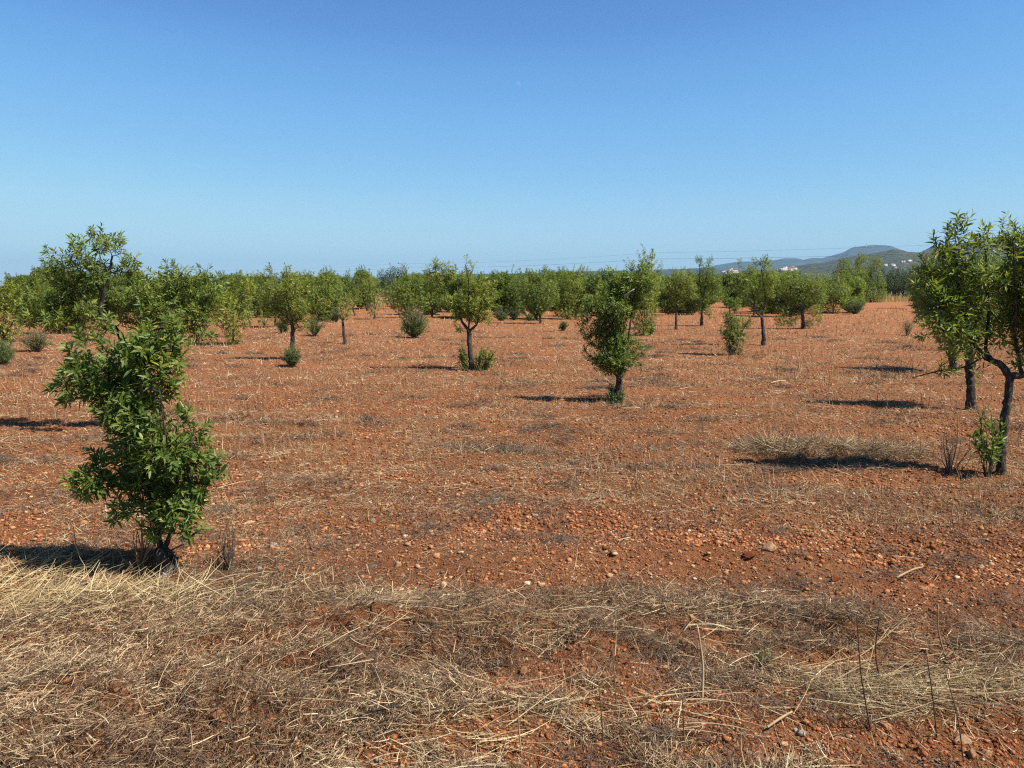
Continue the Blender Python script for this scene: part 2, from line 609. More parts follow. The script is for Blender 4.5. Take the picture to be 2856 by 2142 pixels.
def make_tree(label, base_px, lobes, limbs, Z=None, group="almond trees of the orchard", leafL=.075, ratio=.25, space=.075,
              nleaf=12, shoot=.09, tone=.42, ts=.13, yellow=.01, lo=False, twig=.0016, dens=1.0, up=.35, name="almond_tree",
              mat=None, cat="almond tree", depth=.8, suckers=None, sk_tone=.5, sk_mat=None, dead=None, seed=None, twigs=True,
              droop=.15, D=None, trunk_sides=12, spikes=12, spl=2, lsc=.97):
    """lobes and limbs are measured on the photograph and carried to the tree's own distance;
    Z = (x0, y0, scale) turns zoomed coordinates into photograph pixels"""
    global rng
    if seed is not None:
        rng = np.random.default_rng(seed)
    zx, zy, zs = Z if Z else (0, 0, 1)
    g = at_ground(*base_px)
    if D is not None:
        g = at_px_depth(base_px[0], D)
    D = g[1]
    base = np.array([g[0], D, hz(g[0], D) - .02])
    pxm = D / F / math.cos(TH)                       # metres per photograph pixel
    cv = lambda x, y, off=0.: P_of(base, D, zx + x * zs, zy + y * zs, off)
    root = empty(name, base, label, cat, group)
    space = space * .70; nleaf = int(nleaf * 1.3)
    # limbs
    LM = []
    for li, (pts, r0, r1) in enumerate(limbs):
        off = 0.0; P = []
        dr = 0 if li == 0 else (rng.random() - .5) * .9
        y0 = 0.0
        if li:                                       # a limb starts on the limb it grows from
            AN = np.concatenate([m[0] for m in LM]); q0 = cv(pts[0][0], pts[0][1])
            y0 = AN[int(np.argmin((AN[:, 0] - q0[0]) ** 2 + (AN[:, 2] - q0[2]) ** 2)), 1]
        for i, q in enumerate(pts):
            o = (q[2] if len(q) > 2 else y0 + dr * i / max(1, len(pts) - 1) * .5 * (1 if li else 0))
            P.append(cv(q[0], q[1], o))
        P = np.array(P)
        if li == 0:
            P[0] = (0, 0, -.03)
        R = np.linspace(r0, r1, len(P)) * pxm * zs
        st = max(.03, min(.07, D * .003))
        Pr, Rr = resample(P, R, st)
        Pr[1:-1] += rng.normal(scale=.12, size=Pr[1:-1].shape) * Rr[1:-1, None]
        LM.append((Pr, Rr))
    # tips
    C = []; G = []
    for lb in lobes:
        x, y, rx, ry = lb[:4]; rx *= lsc; ry *= lsc
        off = lb[4] if len(lb) > 4 else None
        c = cv(x, y); a = rx * zs * pxm; b = ry * zs * pxm
        dd = depth * (a + b) / 2
        if off is None:
            off = rng.normal() * dd * .45
        c = c + np.array([0, off, 0])
        vol = 4.2 * a * b * dd
        k = int(max(8, vol / space ** 3 * 4.5))
        v = norm(rng.normal(size=(k, 3))) * (rng.random((k, 1)) ** (1 / 2.6))
        C.append(c + v * np.array([a, dd, b])); G.append(np.broadcast_to(c, (k, 3)))
    C = np.concatenate(C); G = np.concatenate(G)
    ordr = rng.permutation(len(C)); C = C[ordr]; G = G[ordr]
    keep = dart(C, space)
    # thin the foliage in clumps so that the sky shows through
    tips = C[keep]; cen = G[keep]
    cs = .15 + .004 * D
    q = .5 * vnoise(tips[:, 0] / cs + 50 + .6 * tips[:, 1] / cs, tips[:, 2] / cs + 90, 5) + .5 * vnoise(tips[:, 0] / cs + 20, tips[:, 1] / cs + .7 * tips[:, 2] / cs + 70, 6)
    sel = q > (.33 - .45 * (dens - 1))
    tips = tips[sel]; cen = cen[sel]
    tips = tips[tips[:, 2] > .06]
    cen = cen[:len(tips)] if len(cen) != len(tips) else cen
    # upright young shoots that break the outline
    if len(tips) > 20 and spikes:
        sx, sz = tips[:, 0], tips[:, 2]
        edge = np.abs(sx - sx.mean()) / (np.ptp(sx) / 2) + (sz - sz.mean()) / (np.ptp(sz) / 2) * 1.6
        pick = np.argsort(-edge + rng.random(len(tips)) * .8)[:spikes]
        ext = []; exc = []
        for i in pick:
            dv = norm(np.array([np.sign(sx[i] - sx.mean()) * .35, 0, 1.0]) + rng.normal(size=3) * .28)
            for k in range(1, int(rng.integers(1, spl + 1)) + 1):
                ext.append(tips[i] + dv * k * space * 1.05); exc.append(tips[i])
        tips = np.vstack([tips, ext]); cen = np.vstack([cen, exc])
    A, par, rmin, cnt, ends, ns = grow(LM, tips)
    rad = np.maximum(twig * np.maximum(cnt, 1) ** .42, 0)
    rad = np.maximum(rad, rmin)
    rad[0] = max(rad[0], rmin[0])
    acc = Acc()
    i0 = 0
    for li, (pts, rr) in enumerate(LM):
        k = len(pts)
        rr = rr.copy()
        if li == 0:                                   # flared foot
            h = np.linspace(0, 1, k)
            rr = rr * (1 + .45 * np.exp(-h * k / 2.5))
        pp = pts
        if li:
            j = par[i0]
            if np.linalg.norm(A[j] - pts[0]) > .004:
                pp = np.vstack([A[j][None], pts]); rr = np.concatenate([[rr[0]], rr])
        tube(acc, pp, rr, trunk_sides if li == 0 else max(6, trunk_sides - 3), .5, rough=.22)
        i0 += k
    if twigs:
        ii = np.arange(ns, len(A))
        cones(acc, A[par[ii]], A[ii], np.minimum(rad[par[ii]], rad[ii] * 1.6), rad[ii], 4)
    acc.build("trunk", M_BARK, True, root)
    fol = Acc()
    dirs = norm(tips - A[par[ends]]) * .8 + norm(tips - cen + 1e-4) * .5
    tm = tone + .12 + .18 * (vnoise(tips[:, 0] * 4 + 7, tips[:, 2] * 4 + 3, 2) - .5)
    foliage(fol, tips, dirs, up, leafL, ratio, nleaf, shoot, tm[:, None], ts, yellow, lo, droop)
    fol.build("crown", mat or M_LEAF, True, root)
    if suckers:
        sa = Acc(); st = Acc()
        for (x, y, rx, ry, nst) in suckers:
            c = cv(x, y); a = rx * zs * pxm; b = ry * zs * pxm
            for s in range(nst):
                top = c + np.array([rng.uniform(-1, 1) * a, rng.normal() * a * .5, rng.uniform(-.2, 1) * b])
                foot = np.array([c[0] * .55 + rng.normal() * a * .35, rng.normal() * .05, 0.0])
                m = (foot + top) / 2 + rng.normal(size=3) * .02
                P, _ = resample([foot, m, top], [1, 1, 1], .03)
                tube(st, P, np.linspace(.004, .0015, len(P)), 4, .5)
                lo_i = int(len(P) * max(0.05, 1 - 2 * b / max(.05, top[2])))
                pts = P[lo_i:]
                if len(pts) < 2: pts = P[-2:]
                kk = max(6, int(len(pts) * 3.2))
                idx = rng.integers(0, len(pts), kk)
                D_ = norm(rng.normal(size=(kk, 3)) + np.array([0, 0, .7]))
                leaves(sa, pts[idx], D_, norm(rng.normal(size=(kk, 3)) + np.array([0, -.2, 1])), leafL * rng.uniform(.6, 1, kk),
                       leafL * .2, np.clip(sk_tone + .12 * rng.normal(size=kk), 0, 1), lo=lo)
        sh = sa.build("basal_shoots", sk_mat or M_LEAF, True, root)
        st.build("stems", M_BARK, True, sh)
    if dead:
        da = Acc()
        for pts, r0 in dead:
            P, R = resample([cv(*p) for p in pts], np.linspace(r0, r0 * .4, len(pts)) * pxm * zs, .04)
            tube(da, P, R, 6, .5, .15)
        da.build("bare_branch", M_GREYWOOD, True, root)
    return root


M_GREYWOOD = mat_tone("grey_wood", [(0, (.22, .19, .16)), (1, (.34, .30, .26))], rough=.9, spec=.1, grain=40)

# ---- nearest tree on the left
make_tree("nearest almond tree with glossy leaf rosettes on a thick dark stump, at the left",
          (470, 1592),
          [(380, 330, 200, 170), (600, 200, 240, 150), (760, 330, 130, 190), (250, 400, 120, 85), (200, 470, 55, 55), (560, 500, 190, 150),
           (690, 620, 170, 140), (950, 570, 50, 90), (1015, 700, 50, 65), (820, 780, 210, 130), (980, 920, 140, 150), (660, 950, 230, 140),
           (380, 960, 130, 90), (280, 1010, 70, 65), (790, 1130, 200, 110), (900, 1160, 140, 110), (720, 1270, 70, 70), (470, 90, 80, 70),
           (720, 90, 130, 70), (250, 240, 60, 45), (860, 180, 60, 110), (400, 810, 70, 55), (1090, 920, 45, 90), (590, 1130, 110, 70),
           (340, 130, 60, 60), (560, 760, 100, 90), (970, 1290, 60, 40), (500, 1215, 30, 25)],
          [([(815, 1520), (800, 1440), (770, 1390)], 58, 40), ([(770, 1390), (745, 1250), (740, 1120), (640, 900), (570, 700), (560, 500), (520, 250)], 20, 6),
           ([(790, 1400), (830, 1300), (900, 1120), (960, 900), (960, 700)], 16, 5), ([(640, 900), (480, 960), (330, 990)], 7, 4),
           ([(570, 700), (420, 480), (260, 380)], 9, 4), ([(570, 600), (630, 400), (640, 200), (630, 130)], 9, 4),
           ([(740, 1200), (640, 1160), (510, 1180)], 5, 3), ([(850, 1300), (870, 1000), (800, 700), (760, 400)], 9, 4),
           ([(800, 1420), (860, 1390), (915, 1365)], 6, 4)],
          Z=(100, 900, .4523), group="almond trees of the orchard", leafL=.076, ratio=.235, space=.072, nleaf=13, shoot=.065, tone=.33, ts=.12,
          yellow=.006, dens=1.2, up=.55, depth=.8, lsc=1.0, spikes=8, spl=1, seed=101, trunk_sides=18)

# ---- wide tree behind it
make_tree("wide two-lobed almond tree standing directly behind the nearest one, with a gap at its fork",
          (400, 1196),
          [(400, 470, 170, 100), (720, 380, 95, 140), (820, 240, 90, 90), (690, 230, 40, 60), (1030, 260, 95, 100), (1060, 440, 110, 90), (850, 460, 130, 120),
           (350, 360, 60, 55), (430, 330, 40, 35), (530, 390, 70, 60), (250, 440, 60, 35), (270, 560, 80, 55), (420, 600, 120, 80), (650, 600, 170, 90), (480, 760, 190, 90),
           (420, 890, 230, 70), (680, 850, 110, 90), (720, 970, 80, 70), (900, 660, 120, 80), (1130, 400, 50, 50), (300, 680, 90, 70), (690, 1050, 50, 40), (560, 700, 130, 80), (330, 800, 120, 70), (620, 900, 110, 70), (250, 900, 80, 50),
           (1300, 560, 60, 75), (1460, 470, 60, 85), (1480, 600, 150, 110), (1610, 560, 110, 90), (1770, 500, 55, 70), (1820, 610, 80, 100),
           (1650, 720, 210, 110), (1280, 680, 160, 90), (1150, 760, 140, 100), (1400, 830, 200, 110), (1700, 870, 180, 110), (1750, 1000, 100, 80),
           (1090, 880, 100, 70), (1480, 1010, 150, 80), (1850, 900, 40, 50), (1620, 1130, 60, 50), (1250, 930, 120, 80), (1560, 950, 130, 90), (930, 800, 90, 60, -.45), (1010, 930, 100, 70, -.35), (950, 520, 70, 60, -.3)],
          [([(1230, 1830), (1200, 1600), (1130, 1300), (1020, 1010)], 34, 24), ([(1020, 1010), (900, 880), (850, 830), (880, 680), (930, 560), (960, 350)], 22, 7),
           ([(1060, 1120), (1250, 1000), (1400, 850), (1500, 650), (1560, 500)], 20, 6), ([(850, 830), (740, 740), (650, 640)], 9, 4),
           ([(880, 680), (780, 520), (790, 350)], 10, 4), ([(1250, 1000), (1500, 950), (1720, 850), (1800, 650)], 11, 5), ([(860, 860), (700, 900), (420, 900)], 8, 4)],
          Z=(0, 600, .3255), leafL=.088, ratio=.2, space=.084, nleaf=12, shoot=.10, tone=.40, ts=.13, yellow=.014, dens=1.12, up=.5, depth=.75, lsc=.96, spikes=10, spl=1, seed=102)

# ---- small tree in the middle
make_tree("leaning almond tree in the middle with forked dark trunk and leafy suckers at its foot",
          (1318, 1033),
          [(550, 430, 45, 50), (630, 350, 60, 50), (720, 340, 50, 50), (820, 330, 50, 60), (905, 300, 22, 50), (930, 255, 12, 25), (985, 350, 28, 55),
           (740, 450, 180, 80), (900, 450, 100, 80), (530, 490, 40, 45), (670, 560, 100, 80), (850, 580, 180, 110), (1000, 560, 140, 80),
           (1150, 540, 90, 50), (1230, 580, 60, 50), (1100, 480, 22, 50), (790, 720, 80, 100), (960, 720, 160, 110), (1120, 700, 90, 90),
           (1020, 850, 150, 80), (1150, 880, 50, 55), (820, 850, 45, 70), (840, 970, 35, 45)],
          [([(985, 1410), (965, 1250), (955, 1100), (950, 1000)], 29, 22), ([(950, 1000), (905, 950), (880, 920), (850, 820), (840, 690), (830, 560), (840, 420)], 17, 5),
           ([(955, 1010), (1000, 970), (1040, 930), (1060, 800), (1080, 620)], 15, 5), ([(945, 1000), (960, 850), (950, 700), (950, 500), (915, 320)], 9, 4),
           ([(850, 700), (700, 560), (600, 400)], 8, 4), ([(1060, 800), (1150, 650), (1220, 580)], 7, 3)],
          Z=(1050, 650, .2712), leafL=.078, ratio=.23, space=.088, nleaf=11, shoot=.10, tone=.54, ts=.14, yellow=.03, dens=.90, up=.4, spikes=10, spl=1, seed=103,
          suckers=[(1090, 1290, 60, 80, 14), (1185, 1290, 55, 90, 16), (1120, 1210, 70, 30, 8), (870, 1230, 45, 90, 10), (900, 1330, 60, 60, 8)], sk_tone=.5)

# ---- right of the middle
make_tree("dense dark green almond right of the middle, grey twigs round its stem",
          (1722, 1121),
          [(390, 330, 85, 80), (550, 270, 110, 80), (780, 190, 35, 50), (740, 280, 80, 75), (890, 220, 50, 60), (900, 330, 90, 90), (600, 420, 200, 110),
           (800, 470, 110, 80), (380, 540, 75, 110), (550, 600, 190, 110), (720, 620, 110, 90), (320, 700, 65, 60), (280, 770, 40, 40), (550, 800, 170, 110),
           (320, 870, 40, 55), (370, 940, 45, 35), (600, 950, 170, 120), (760, 930, 60, 50), (830, 960, 45, 45), (290, 1020, 30, 25), (350, 1080, 45, 35),
           (430, 1130, 70, 50), (600, 1100, 190, 100), (780, 1080, 70, 50), (880, 1040, 50, 30), (940, 1000, 32, 22), (560, 1200, 130, 55), (690, 1180, 90, 50),
           (640, 1270, 55, 35), (870, 1170, 30, 25)],
          [([(640, 1545), (645, 1400), (650, 1280)], 36, 30), ([(650, 1280), (620, 1150), (600, 950), (590, 700), (570, 420)], 17, 5),
           ([(660, 1280), (720, 1100), (760, 800), (800, 500), (870, 280)], 14, 5), ([(640, 1290), (500, 1160), (360, 1080), (290, 1020)], 8, 3),
           ([(680, 1230), (800, 1100), (940, 1000)], 7, 3), ([(600, 950), (450, 750), (380, 480)], 8, 4)],
          Z=(1550, 700, .2712), leafL=.072, ratio=.22, space=.070, nleaf=12, shoot=.09, tone=.33, ts=.13, yellow=.008, dens=1.12, up=.45, lsc=1.07, spikes=8, spl=1, seed=104,
          suckers=[(600, 1450, 55, 80, 22), (660, 1480, 50, 70, 18), (570, 1500, 50, 40, 10)], sk_tone=.3, sk_mat=M_BROOM,
          dead=[([(710, 470, -.35), (760, 420, -.4), (810, 390, -.4)], 11)])

# ---- left of the middle
make_tree("almond tree left of the middle with a yellowish crown on a straight grey trunk",
          (813, 1003),
          [(560, 390, 30, 35), (640, 440, 70, 60), (730, 420, 60, 60), (780, 470, 100, 80), (550, 500, 80, 60), (700, 560, 170, 100), (560, 640, 100, 70),
           (490, 740, 60, 40), (610, 760, 110, 80), (800, 660, 130, 100), (860, 760, 110, 100), (760, 860, 110, 90), (880, 880, 100, 80), (700, 900, 60, 70),
           (900, 980, 70, 50), (820, 980, 50, 45), (930, 560, 50, 60)],
          [([(800, 1290), (800, 1130), (795, 1010), (800, 900)], 24, 18), ([(800, 900), (760, 750), (720, 550), (740, 420)], 12, 4),
           ([(800, 930), (880, 850), (880, 700), (820, 520)], 11, 4), ([(790, 920), (640, 780), (520, 730)], 7, 3)],
          Z=(600, 650, .2712), leafL=.080, ratio=.23, space=.10, nleaf=11, shoot=.11, tone=.52, ts=.14, yellow=.03, dens=.95, seed=105)

# ---- big tree at the right edge
make_tree("tall almond at the right edge with dark crooked trunk and a long low branch",
          (2790, 1322),
          [(870, 80, 55, 45), (770, 170, 55, 50), (820, 240, 50, 80), (900, 140, 55, 60), (1020, 120, 45, 55), (1010, 220, 90, 80), (1150, 120, 55, 80),
           (1190, 50, 35, 45), (1220, 200, 80, 120), (900, 330, 140, 80), (720, 340, 90, 50), (690, 420, 80, 60), (1050, 330, 150, 100), (1200, 380, 120, 130),
           (700, 520, 80, 65), (850, 500, 150, 110), (1000, 520, 150, 120), (1170, 560, 120, 120), (750, 620, 95, 65), (900, 680, 130, 80), (655, 690, 30, 25),
           (1050, 640, 100, 80), (850, 780, 80, 60), (950, 790, 55, 50), (1240, 720, 70, 90), (1330, 520, 180, 240), (1230, 850, 60, 50), (650, 900, 45, 22),
           (730, 890, 60, 30), (820, 900, 45, 30), (590, 940, 28, 14), (980, 890, 40, 30), (1330, 260, 150, 150), (1110, 750, 40, 40)],
          [([(1095, 1490), (1115, 1350), (1130, 1200), (1150, 1050), (1160, 930)], 24, 21), ([(1160, 930), (1120, 870), (1060, 840), (1010, 820), (960, 750), (900, 600), (860, 400), (840, 200)], 22, 5),
           ([(1060, 840), (1020, 780), (1040, 600), (1030, 400), (1020, 200)], 12, 4), ([(1160, 935), (1230, 925), (1300, 900), (1340, 700), (1320, 450)], 22, 8),
           ([(1230, 925), (1190, 700), (1200, 450), (1180, 150)], 11, 4), ([(1010, 820), (900, 880), (750, 900), (600, 940)], 6, 3), ([(960, 750), (820, 640), (700, 480)], 7, 3)],
          Z=(2256, 600, .4823), leafL=.088, ratio=.21, space=.078, nleaf=12, shoot=.10, tone=.46, ts=.15, yellow=.010, dens=1.0, up=.6, seed=106, depth=.65, droop=.10, lsc=.97, spikes=12, spl=1, trunk_sides=16)
make_tree("almond trunk and crown just behind the right edge tree, half hidden by its leaves",
          (2709, 1143),
          [(2650, 800, 70, 60), (2600, 840, 50, 50), (2700, 880, 60, 60), (2740, 780, 70, 70), (2780, 840, 50, 60), (2620, 930, 30, 25), (2660, 740, 60, 40)],
          [([(2709, 1143), (2706, 1060), (2700, 960), (2690, 880)], 12, 9), ([(2690, 880), (2650, 800), (2640, 740)], 6, 2), ([(2695, 900), (2740, 800)], 6, 2)],
          leafL=.082, ratio=.21, space=.095, nleaf=11, shoot=.10, tone=.34, seed=107)
make_tree("third almond trunk back from the right edge, seen between leaves",
          (2659, 1036),
          [(2600, 780, 45, 40), (2640, 800, 50, 50), (2580, 840, 35, 40), (2690, 800, 50, 50), (2640, 870, 60, 40), (2560, 790, 25, 30), (2570, 880, 30, 30)],
          [([(2659, 1036), (2656, 970), (2650, 900)], 10, 8), ([(2650, 900), (2610, 820), (2590, 770)], 5, 2), ([(2650, 900), (2690, 810)], 5, 2)],
          leafL=.082, ratio=.21, space=.10, nleaf=11, shoot=.10, tone=.32, seed=108)

# ---- right-hand middle distance
Z4 = (1550, 650, .2712); Z5 = (1950, 650, .2712)
make_tree("upright almond with two tufted tops and dark leafy skirt, left of slim forked tree", (1957, 909),
          [(1480, 310, 40, 40), (1570, 300, 30, 50), (1600, 280, 15, 25), (1450, 350, 35, 40), (1540, 400, 100, 70), (1600, 500, 110, 100), (1500, 560, 80, 80),
           (1650, 580, 70, 70), (1520, 680, 85, 75), (1480, 760, 50, 70), (1560, 790, 45, 55), (1590, 850, 26, 32), (1430, 790, 22, 26)],
          [([(1500, 955), (1500, 860), (1510, 700), (1550, 480)], 15, 6), ([(1510, 720), (1480, 500), (1480, 320)], 7, 3), ([(1530, 600), (1570, 320)], 6, 3)],
          Z=Z4, leafL=.085, space=.125, nleaf=10, shoot=.12, tone=.36, seed=110, lo=True, ratio=.28)
make_tree("round bright green almond tree on a bare straight stem, right of the dense dark tree", (1886, 919),
          [(1130, 480, 50, 50), (1250, 420, 90, 45), (1290, 480, 130, 90), (1170, 560, 70, 60), (1250, 600, 120, 80), (1370, 560, 80, 70), (1240, 700, 80, 70),
           (1200, 760, 45, 40), (1300, 400, 35, 45), (1400, 640, 50, 45), (1290, 740, 50, 50)],
          [([(1240, 990), (1240, 870), (1240, 780), (1250, 600)], 13, 8), ([(1240, 800), (1170, 700), (1140, 520)], 6, 3), ([(1245, 700), (1340, 560)], 6, 3)],
          Z=Z4, leafL=.085, space=.12, nleaf=10, shoot=.12, tone=.52, seed=111, lo=True, ratio=.28)
make_tree("small shrubby almond with bare brown stalks at its foot, before the slim forked tree", (2045, 993),
          [(300, 720, 65, 50), (370, 750, 55, 55), (300, 850, 60, 65), (330, 930, 70, 70), (280, 1000, 75, 60), (400, 1010, 85, 70), (480, 940, 50, 40),
           (520, 900, 25, 35), (430, 890, 22, 35), (340, 1080, 95, 45), (450, 1070, 50, 40), (265, 1060, 35, 35)],
          [([(350, 1262), (345, 1130), (330, 950), (310, 750)], 16, 4), ([(355, 1240), (420, 1050), (510, 900)], 8, 3), ([(345, 1230), (290, 1080)], 8, 3)],
          Z=Z5, leafL=.075, space=.082, nleaf=10, shoot=.09, tone=.36, seed=112, lo=False, ratio=.25,
          suckers=[(330, 1170, 90, 60, 24), (430, 1180, 60, 50, 12)], sk_tone=.95, sk_mat=M_BROOM)
make_tree("slim almond tree whose tall grey trunk forks into a thin V", (2130, 963),
          [(430, 330, 26, 20), (620, 290, 60, 45), (560, 370, 70, 50), (680, 330, 60, 50), (480, 440, 90, 70), (620, 450, 120, 80), (720, 460, 70, 90),
           (380, 540, 70, 40), (520, 560, 110, 70), (680, 580, 90, 70), (580, 650, 70, 50), (450, 620, 70, 50), (750, 630, 40, 45), (620, 700, 40, 35), (350, 500, 35, 30)],
          [([(665, 1148), (660, 1000), (645, 870)], 20, 16), ([(645, 870), (600, 830), (570, 780), (560, 650), (500, 470)], 10, 4),
           ([(650, 865), (660, 800), (690, 740), (680, 640), (640, 380)], 10, 4), ([(560, 650), (450, 560), (380, 520)], 5, 3)],
          Z=Z5, leafL=.080, space=.105, nleaf=10, shoot=.11, tone=.47, seed=113, lo=True, ratio=.28)
make_tree("broad dense almond with green suckers hiding its trunk, right of the slim forked tree", (2241, 917),
          [(1000, 540, 160, 95), (1180, 560, 110, 100), (900, 600, 100, 80), (1080, 680, 160, 100), (1230, 680, 80, 80), (1270, 600, 50, 70), (1000, 720, 110, 50),
           (1180, 800, 80, 70), (1240, 880, 45, 60), (860, 800, 80, 70), (830, 900, 60, 70), (930, 900, 85, 60), (1150, 920, 80, 45), (1080, 460, 80, 50)],
          [([(1075, 985), (1070, 880), (1050, 780), (1020, 600)], 20, 9), ([(1060, 800), (1150, 650), (1220, 600)], 9, 4), ([(1060, 800), (930, 660)], 9, 4)],
          Z=Z5, leafL=.085, space=.135, nleaf=10, shoot=.12, tone=.45, seed=114, lo=True, ratio=.28)
# slim leaning tree left of the middle
make_tree("thin leaning almond with a long bare grey branch and one yellowing tuft of leaves", (963, 960),
          [(1380, 750, 55, 50), (1400, 830, 40, 45), (1340, 830, 50, 60), (1330, 720, 30, 25), (1150, 740, 40, 25), (1370, 680, 25, 20)],
          [([(1340, 1143), (1325, 1020), (1310, 900)], 16, 11), ([(1310, 900), (1280, 840), (1250, 790), (1220, 745), (1170, 735)], 7, 3), ([(1310, 905), (1350, 850), (1390, 760)], 7, 3)],
          Z=(600, 650, .2712), leafL=.080, space=.11, nleaf=10, shoot=.10, tone=.62, yellow=.12, seed=115, lo=True, ratio=.28)


# ---- automatic crowns for the trees farther back
def auto_tree(label, base, box, seed, tone=.42, yellow=.01, nl=11, **kw):
    r = np.random.default_rng(seed)
    x0, x1, y0, y1 = box
    y1 = y1 + (y1 - y0) * .07; x0 -= 3; x1 += 3
    cx, cy = (x0 + x1) / 2, (y0 + y1) / 2; rx, ry = (x1 - x0) / 2, (y1 - y0) / 2
    lobes = [(cx + r.normal() * rx * .15, cy + .05 * ry, rx * .55, ry * .58)]
    for k in range(nl):
        a = 2 * math.pi * (k + r.random() * .7) / nl
        f = r.uniform(.48, .92); s = r.uniform(.18, .44)
        lobes.append((cx + math.cos(a) * rx * f, cy + math.sin(a) * ry * f, rx * s, ry * s))
    for k in range(3):
        lobes.append((cx + r.uniform(-.6, .6) * rx, y0 + ry * .12, rx * .10, ry * .16))
    fork = (base[0] + (cx - base[0]) * .3, y1 - ry * .12)
    th = kw.pop("th", max(2.4, rx * .055))
    limbs = [([base, ((base[0] + fork[0]) / 2 + r.normal(), (base[1] + fork[1]) / 2), fork], th, th * .75)]
    for s in (-1, 1, .1):
        limbs.append(([fork, (fork[0] + s * rx * .35, cy + ry * .25), (cx + s * rx * .55, cy - ry * .35)], th * .55, th * .2))
    d = at_ground(*base)[1]
    return make_tree(label, base, lobes, limbs, tone=tone + .04, dens=kw.pop("dens", 1.0), spikes=kw.pop("spikes", 12), spl=kw.pop("spl", 3), lsc=1.04, yellow=yellow, seed=seed, lo=True, ratio=.30,
                     leafL=.088 + .0006 * d, space=kw.pop("space", .13 + .0012 * d), nleaf=10, shoot=.12, trunk_sides=8, **kw)


AUTO = [
    ("bright yellow-green almond cut off by the left edge, with a grass tuft at its stem", (8, 978), (-70, 82, 812, 945), .56, .03),
    ("rounded almond tree seen under the left lobe of the wide two-lobed tree", (190, 930), (78, 258, 800, 922), .46, .01),
    ("slender pale green almond right of the wide two-lobed tree, leaves down to its foot", (650, 960), (600, 694, 785, 930), .55, .03),
    ("mid green almond behind the slender pale one, its trunk short", (699, 909), (640, 726, 784, 886), .42, .01),
    ("low leafy almond bush left of the yellowish tree's crown", (738, 914), (722, 754, 868, 908), .40, .0),
    ("dark crowned almond peeping out behind the yellowish tree's left side", (768, 912), (714, 818, 762, 868), .36, .01),
    ("full green almond touching the yellowish tree's right side", (885, 897), (845, 932, 770, 888), .46, .01),
    ("almond behind the thin leaning tree's yellow tuft", (992, 880), (925, 1002, 778, 862), .40, .01),
    ("distant almond with a clear V-shaped fork against pale grass", (1023, 868), (985, 1042, 782, 848), .42, .01),
    ("small distant almond on a straight stem right of the V-forked one", (1045, 890), (1022, 1064, 788, 868), .46, .02),
    ("broad almond behind the grey-green broom shrub", (1140, 886), (1083, 1195, 784, 876), .44, .01),
    ("narrow almond between the broad one and the middle leaning tree", (1204, 884), (1184, 1242, 790, 862), .42, .01),
    ("large dark almond right of the middle tree with low shrubs at its foot", (1468, 879), (1378, 1478, 756, 862), .34, .005),
    ("dark almond with a thick short trunk, centre of the clump right of the middle tree", (1508, 903), (1452, 1552, 758, 880), .36, .005),
    ("bright green almond just left of the dense dark tree", (1579, 891), (1544, 1646, 758, 886), .48, .01),
    ("brownish almond behind the right side of the dense dark tree", (1794, 936), (1770, 1834, 738, 918), .46, .05),
    ("almond behind the round bright green tree, mostly hidden", (1826, 872), (1788, 1862, 772, 852), .42, .01),
    ("almond behind the slim forked tree, its dark stem beside the V", (2103, 880), (2052, 2166, 776, 862), .36, .01),
    ("almond whose crown fills the gap left of the broad dense tree", (2182, 884), (2145, 2232, 758, 866), .42, .01),
    ("almond right of the broad dense tree, with a thin dark stem", (2324, 874), (2284, 2368, 768, 862), .48, .01),
    ("taller almond at the end of the right-hand row, left stem of two", (2400, 847), (2314, 2410, 728, 838), .42, .005),
    ("last leafy almond of the right-hand row beside the straw-yellow grass", (2429, 844), (2378, 2470, 722, 836), .44, .005),
    ("young almond behind the suckers of the broad dense tree", (2290, 868), (2262, 2312, 776, 850), .42, .01),
    ("almond in the back row behind the round bright tree's right shoulder", (1930, 866), (1880, 1950, 770, 850), .40, .01),
    ("half-hidden almond just right of the tall dark carob", (1100, 862), (1066, 1122, 790, 850), .44, .01),
    ("almond in the gap left of the dense dark tree, a small dark bush before it", (1630, 876), (1596, 1676, 772, 866), .42, .01),
    ("almond between the middle tree and the large dark almond", (1400, 872), (1368, 1438, 786, 858), .40, .01),
    ("almond behind the left-edge yellow-green tree", (90, 905), (36, 128, 812, 890), .44, .01),
]
for i, (lab, base, box, tn, ye) in enumerate(AUTO):
    auto_tree(lab, base, box, 300 + i, tone=tn, yellow=ye)

# ---- dark carob and the reddish tree
auto_tree("tall dark conical carob rising above the almond crowns in front of the lattice pylon", (1097, 836), (1056, 1134, 744, 822), 401, tone=.45,
          yellow=0, mat=M_DARKLEAF, name="carob_tree", cat="carob tree", group=None, D=88)
auto_tree("reddish brown half-dead tree top beside the right edge tree's left flank", (2575, 850), (2543, 2612, 706, 790), 402, tone=.9,
          yellow=.5, mat=M_BROOM, name="withered_tree", cat="tree", group=None, D=60, dens=.8)

# ---- the orchard behind: shared meshes, one object per tree
def copy_tree(src, loc, rz, sc):
    r = src.copy(); COL.objects.link(r)
    r.location = loc; r.rotation_euler = (0, 0, rz); r.scale = (sc, sc, sc)
    for ch in src.children:
        c = ch.copy(); COL.objects.link(c); c.parent = r
    return r


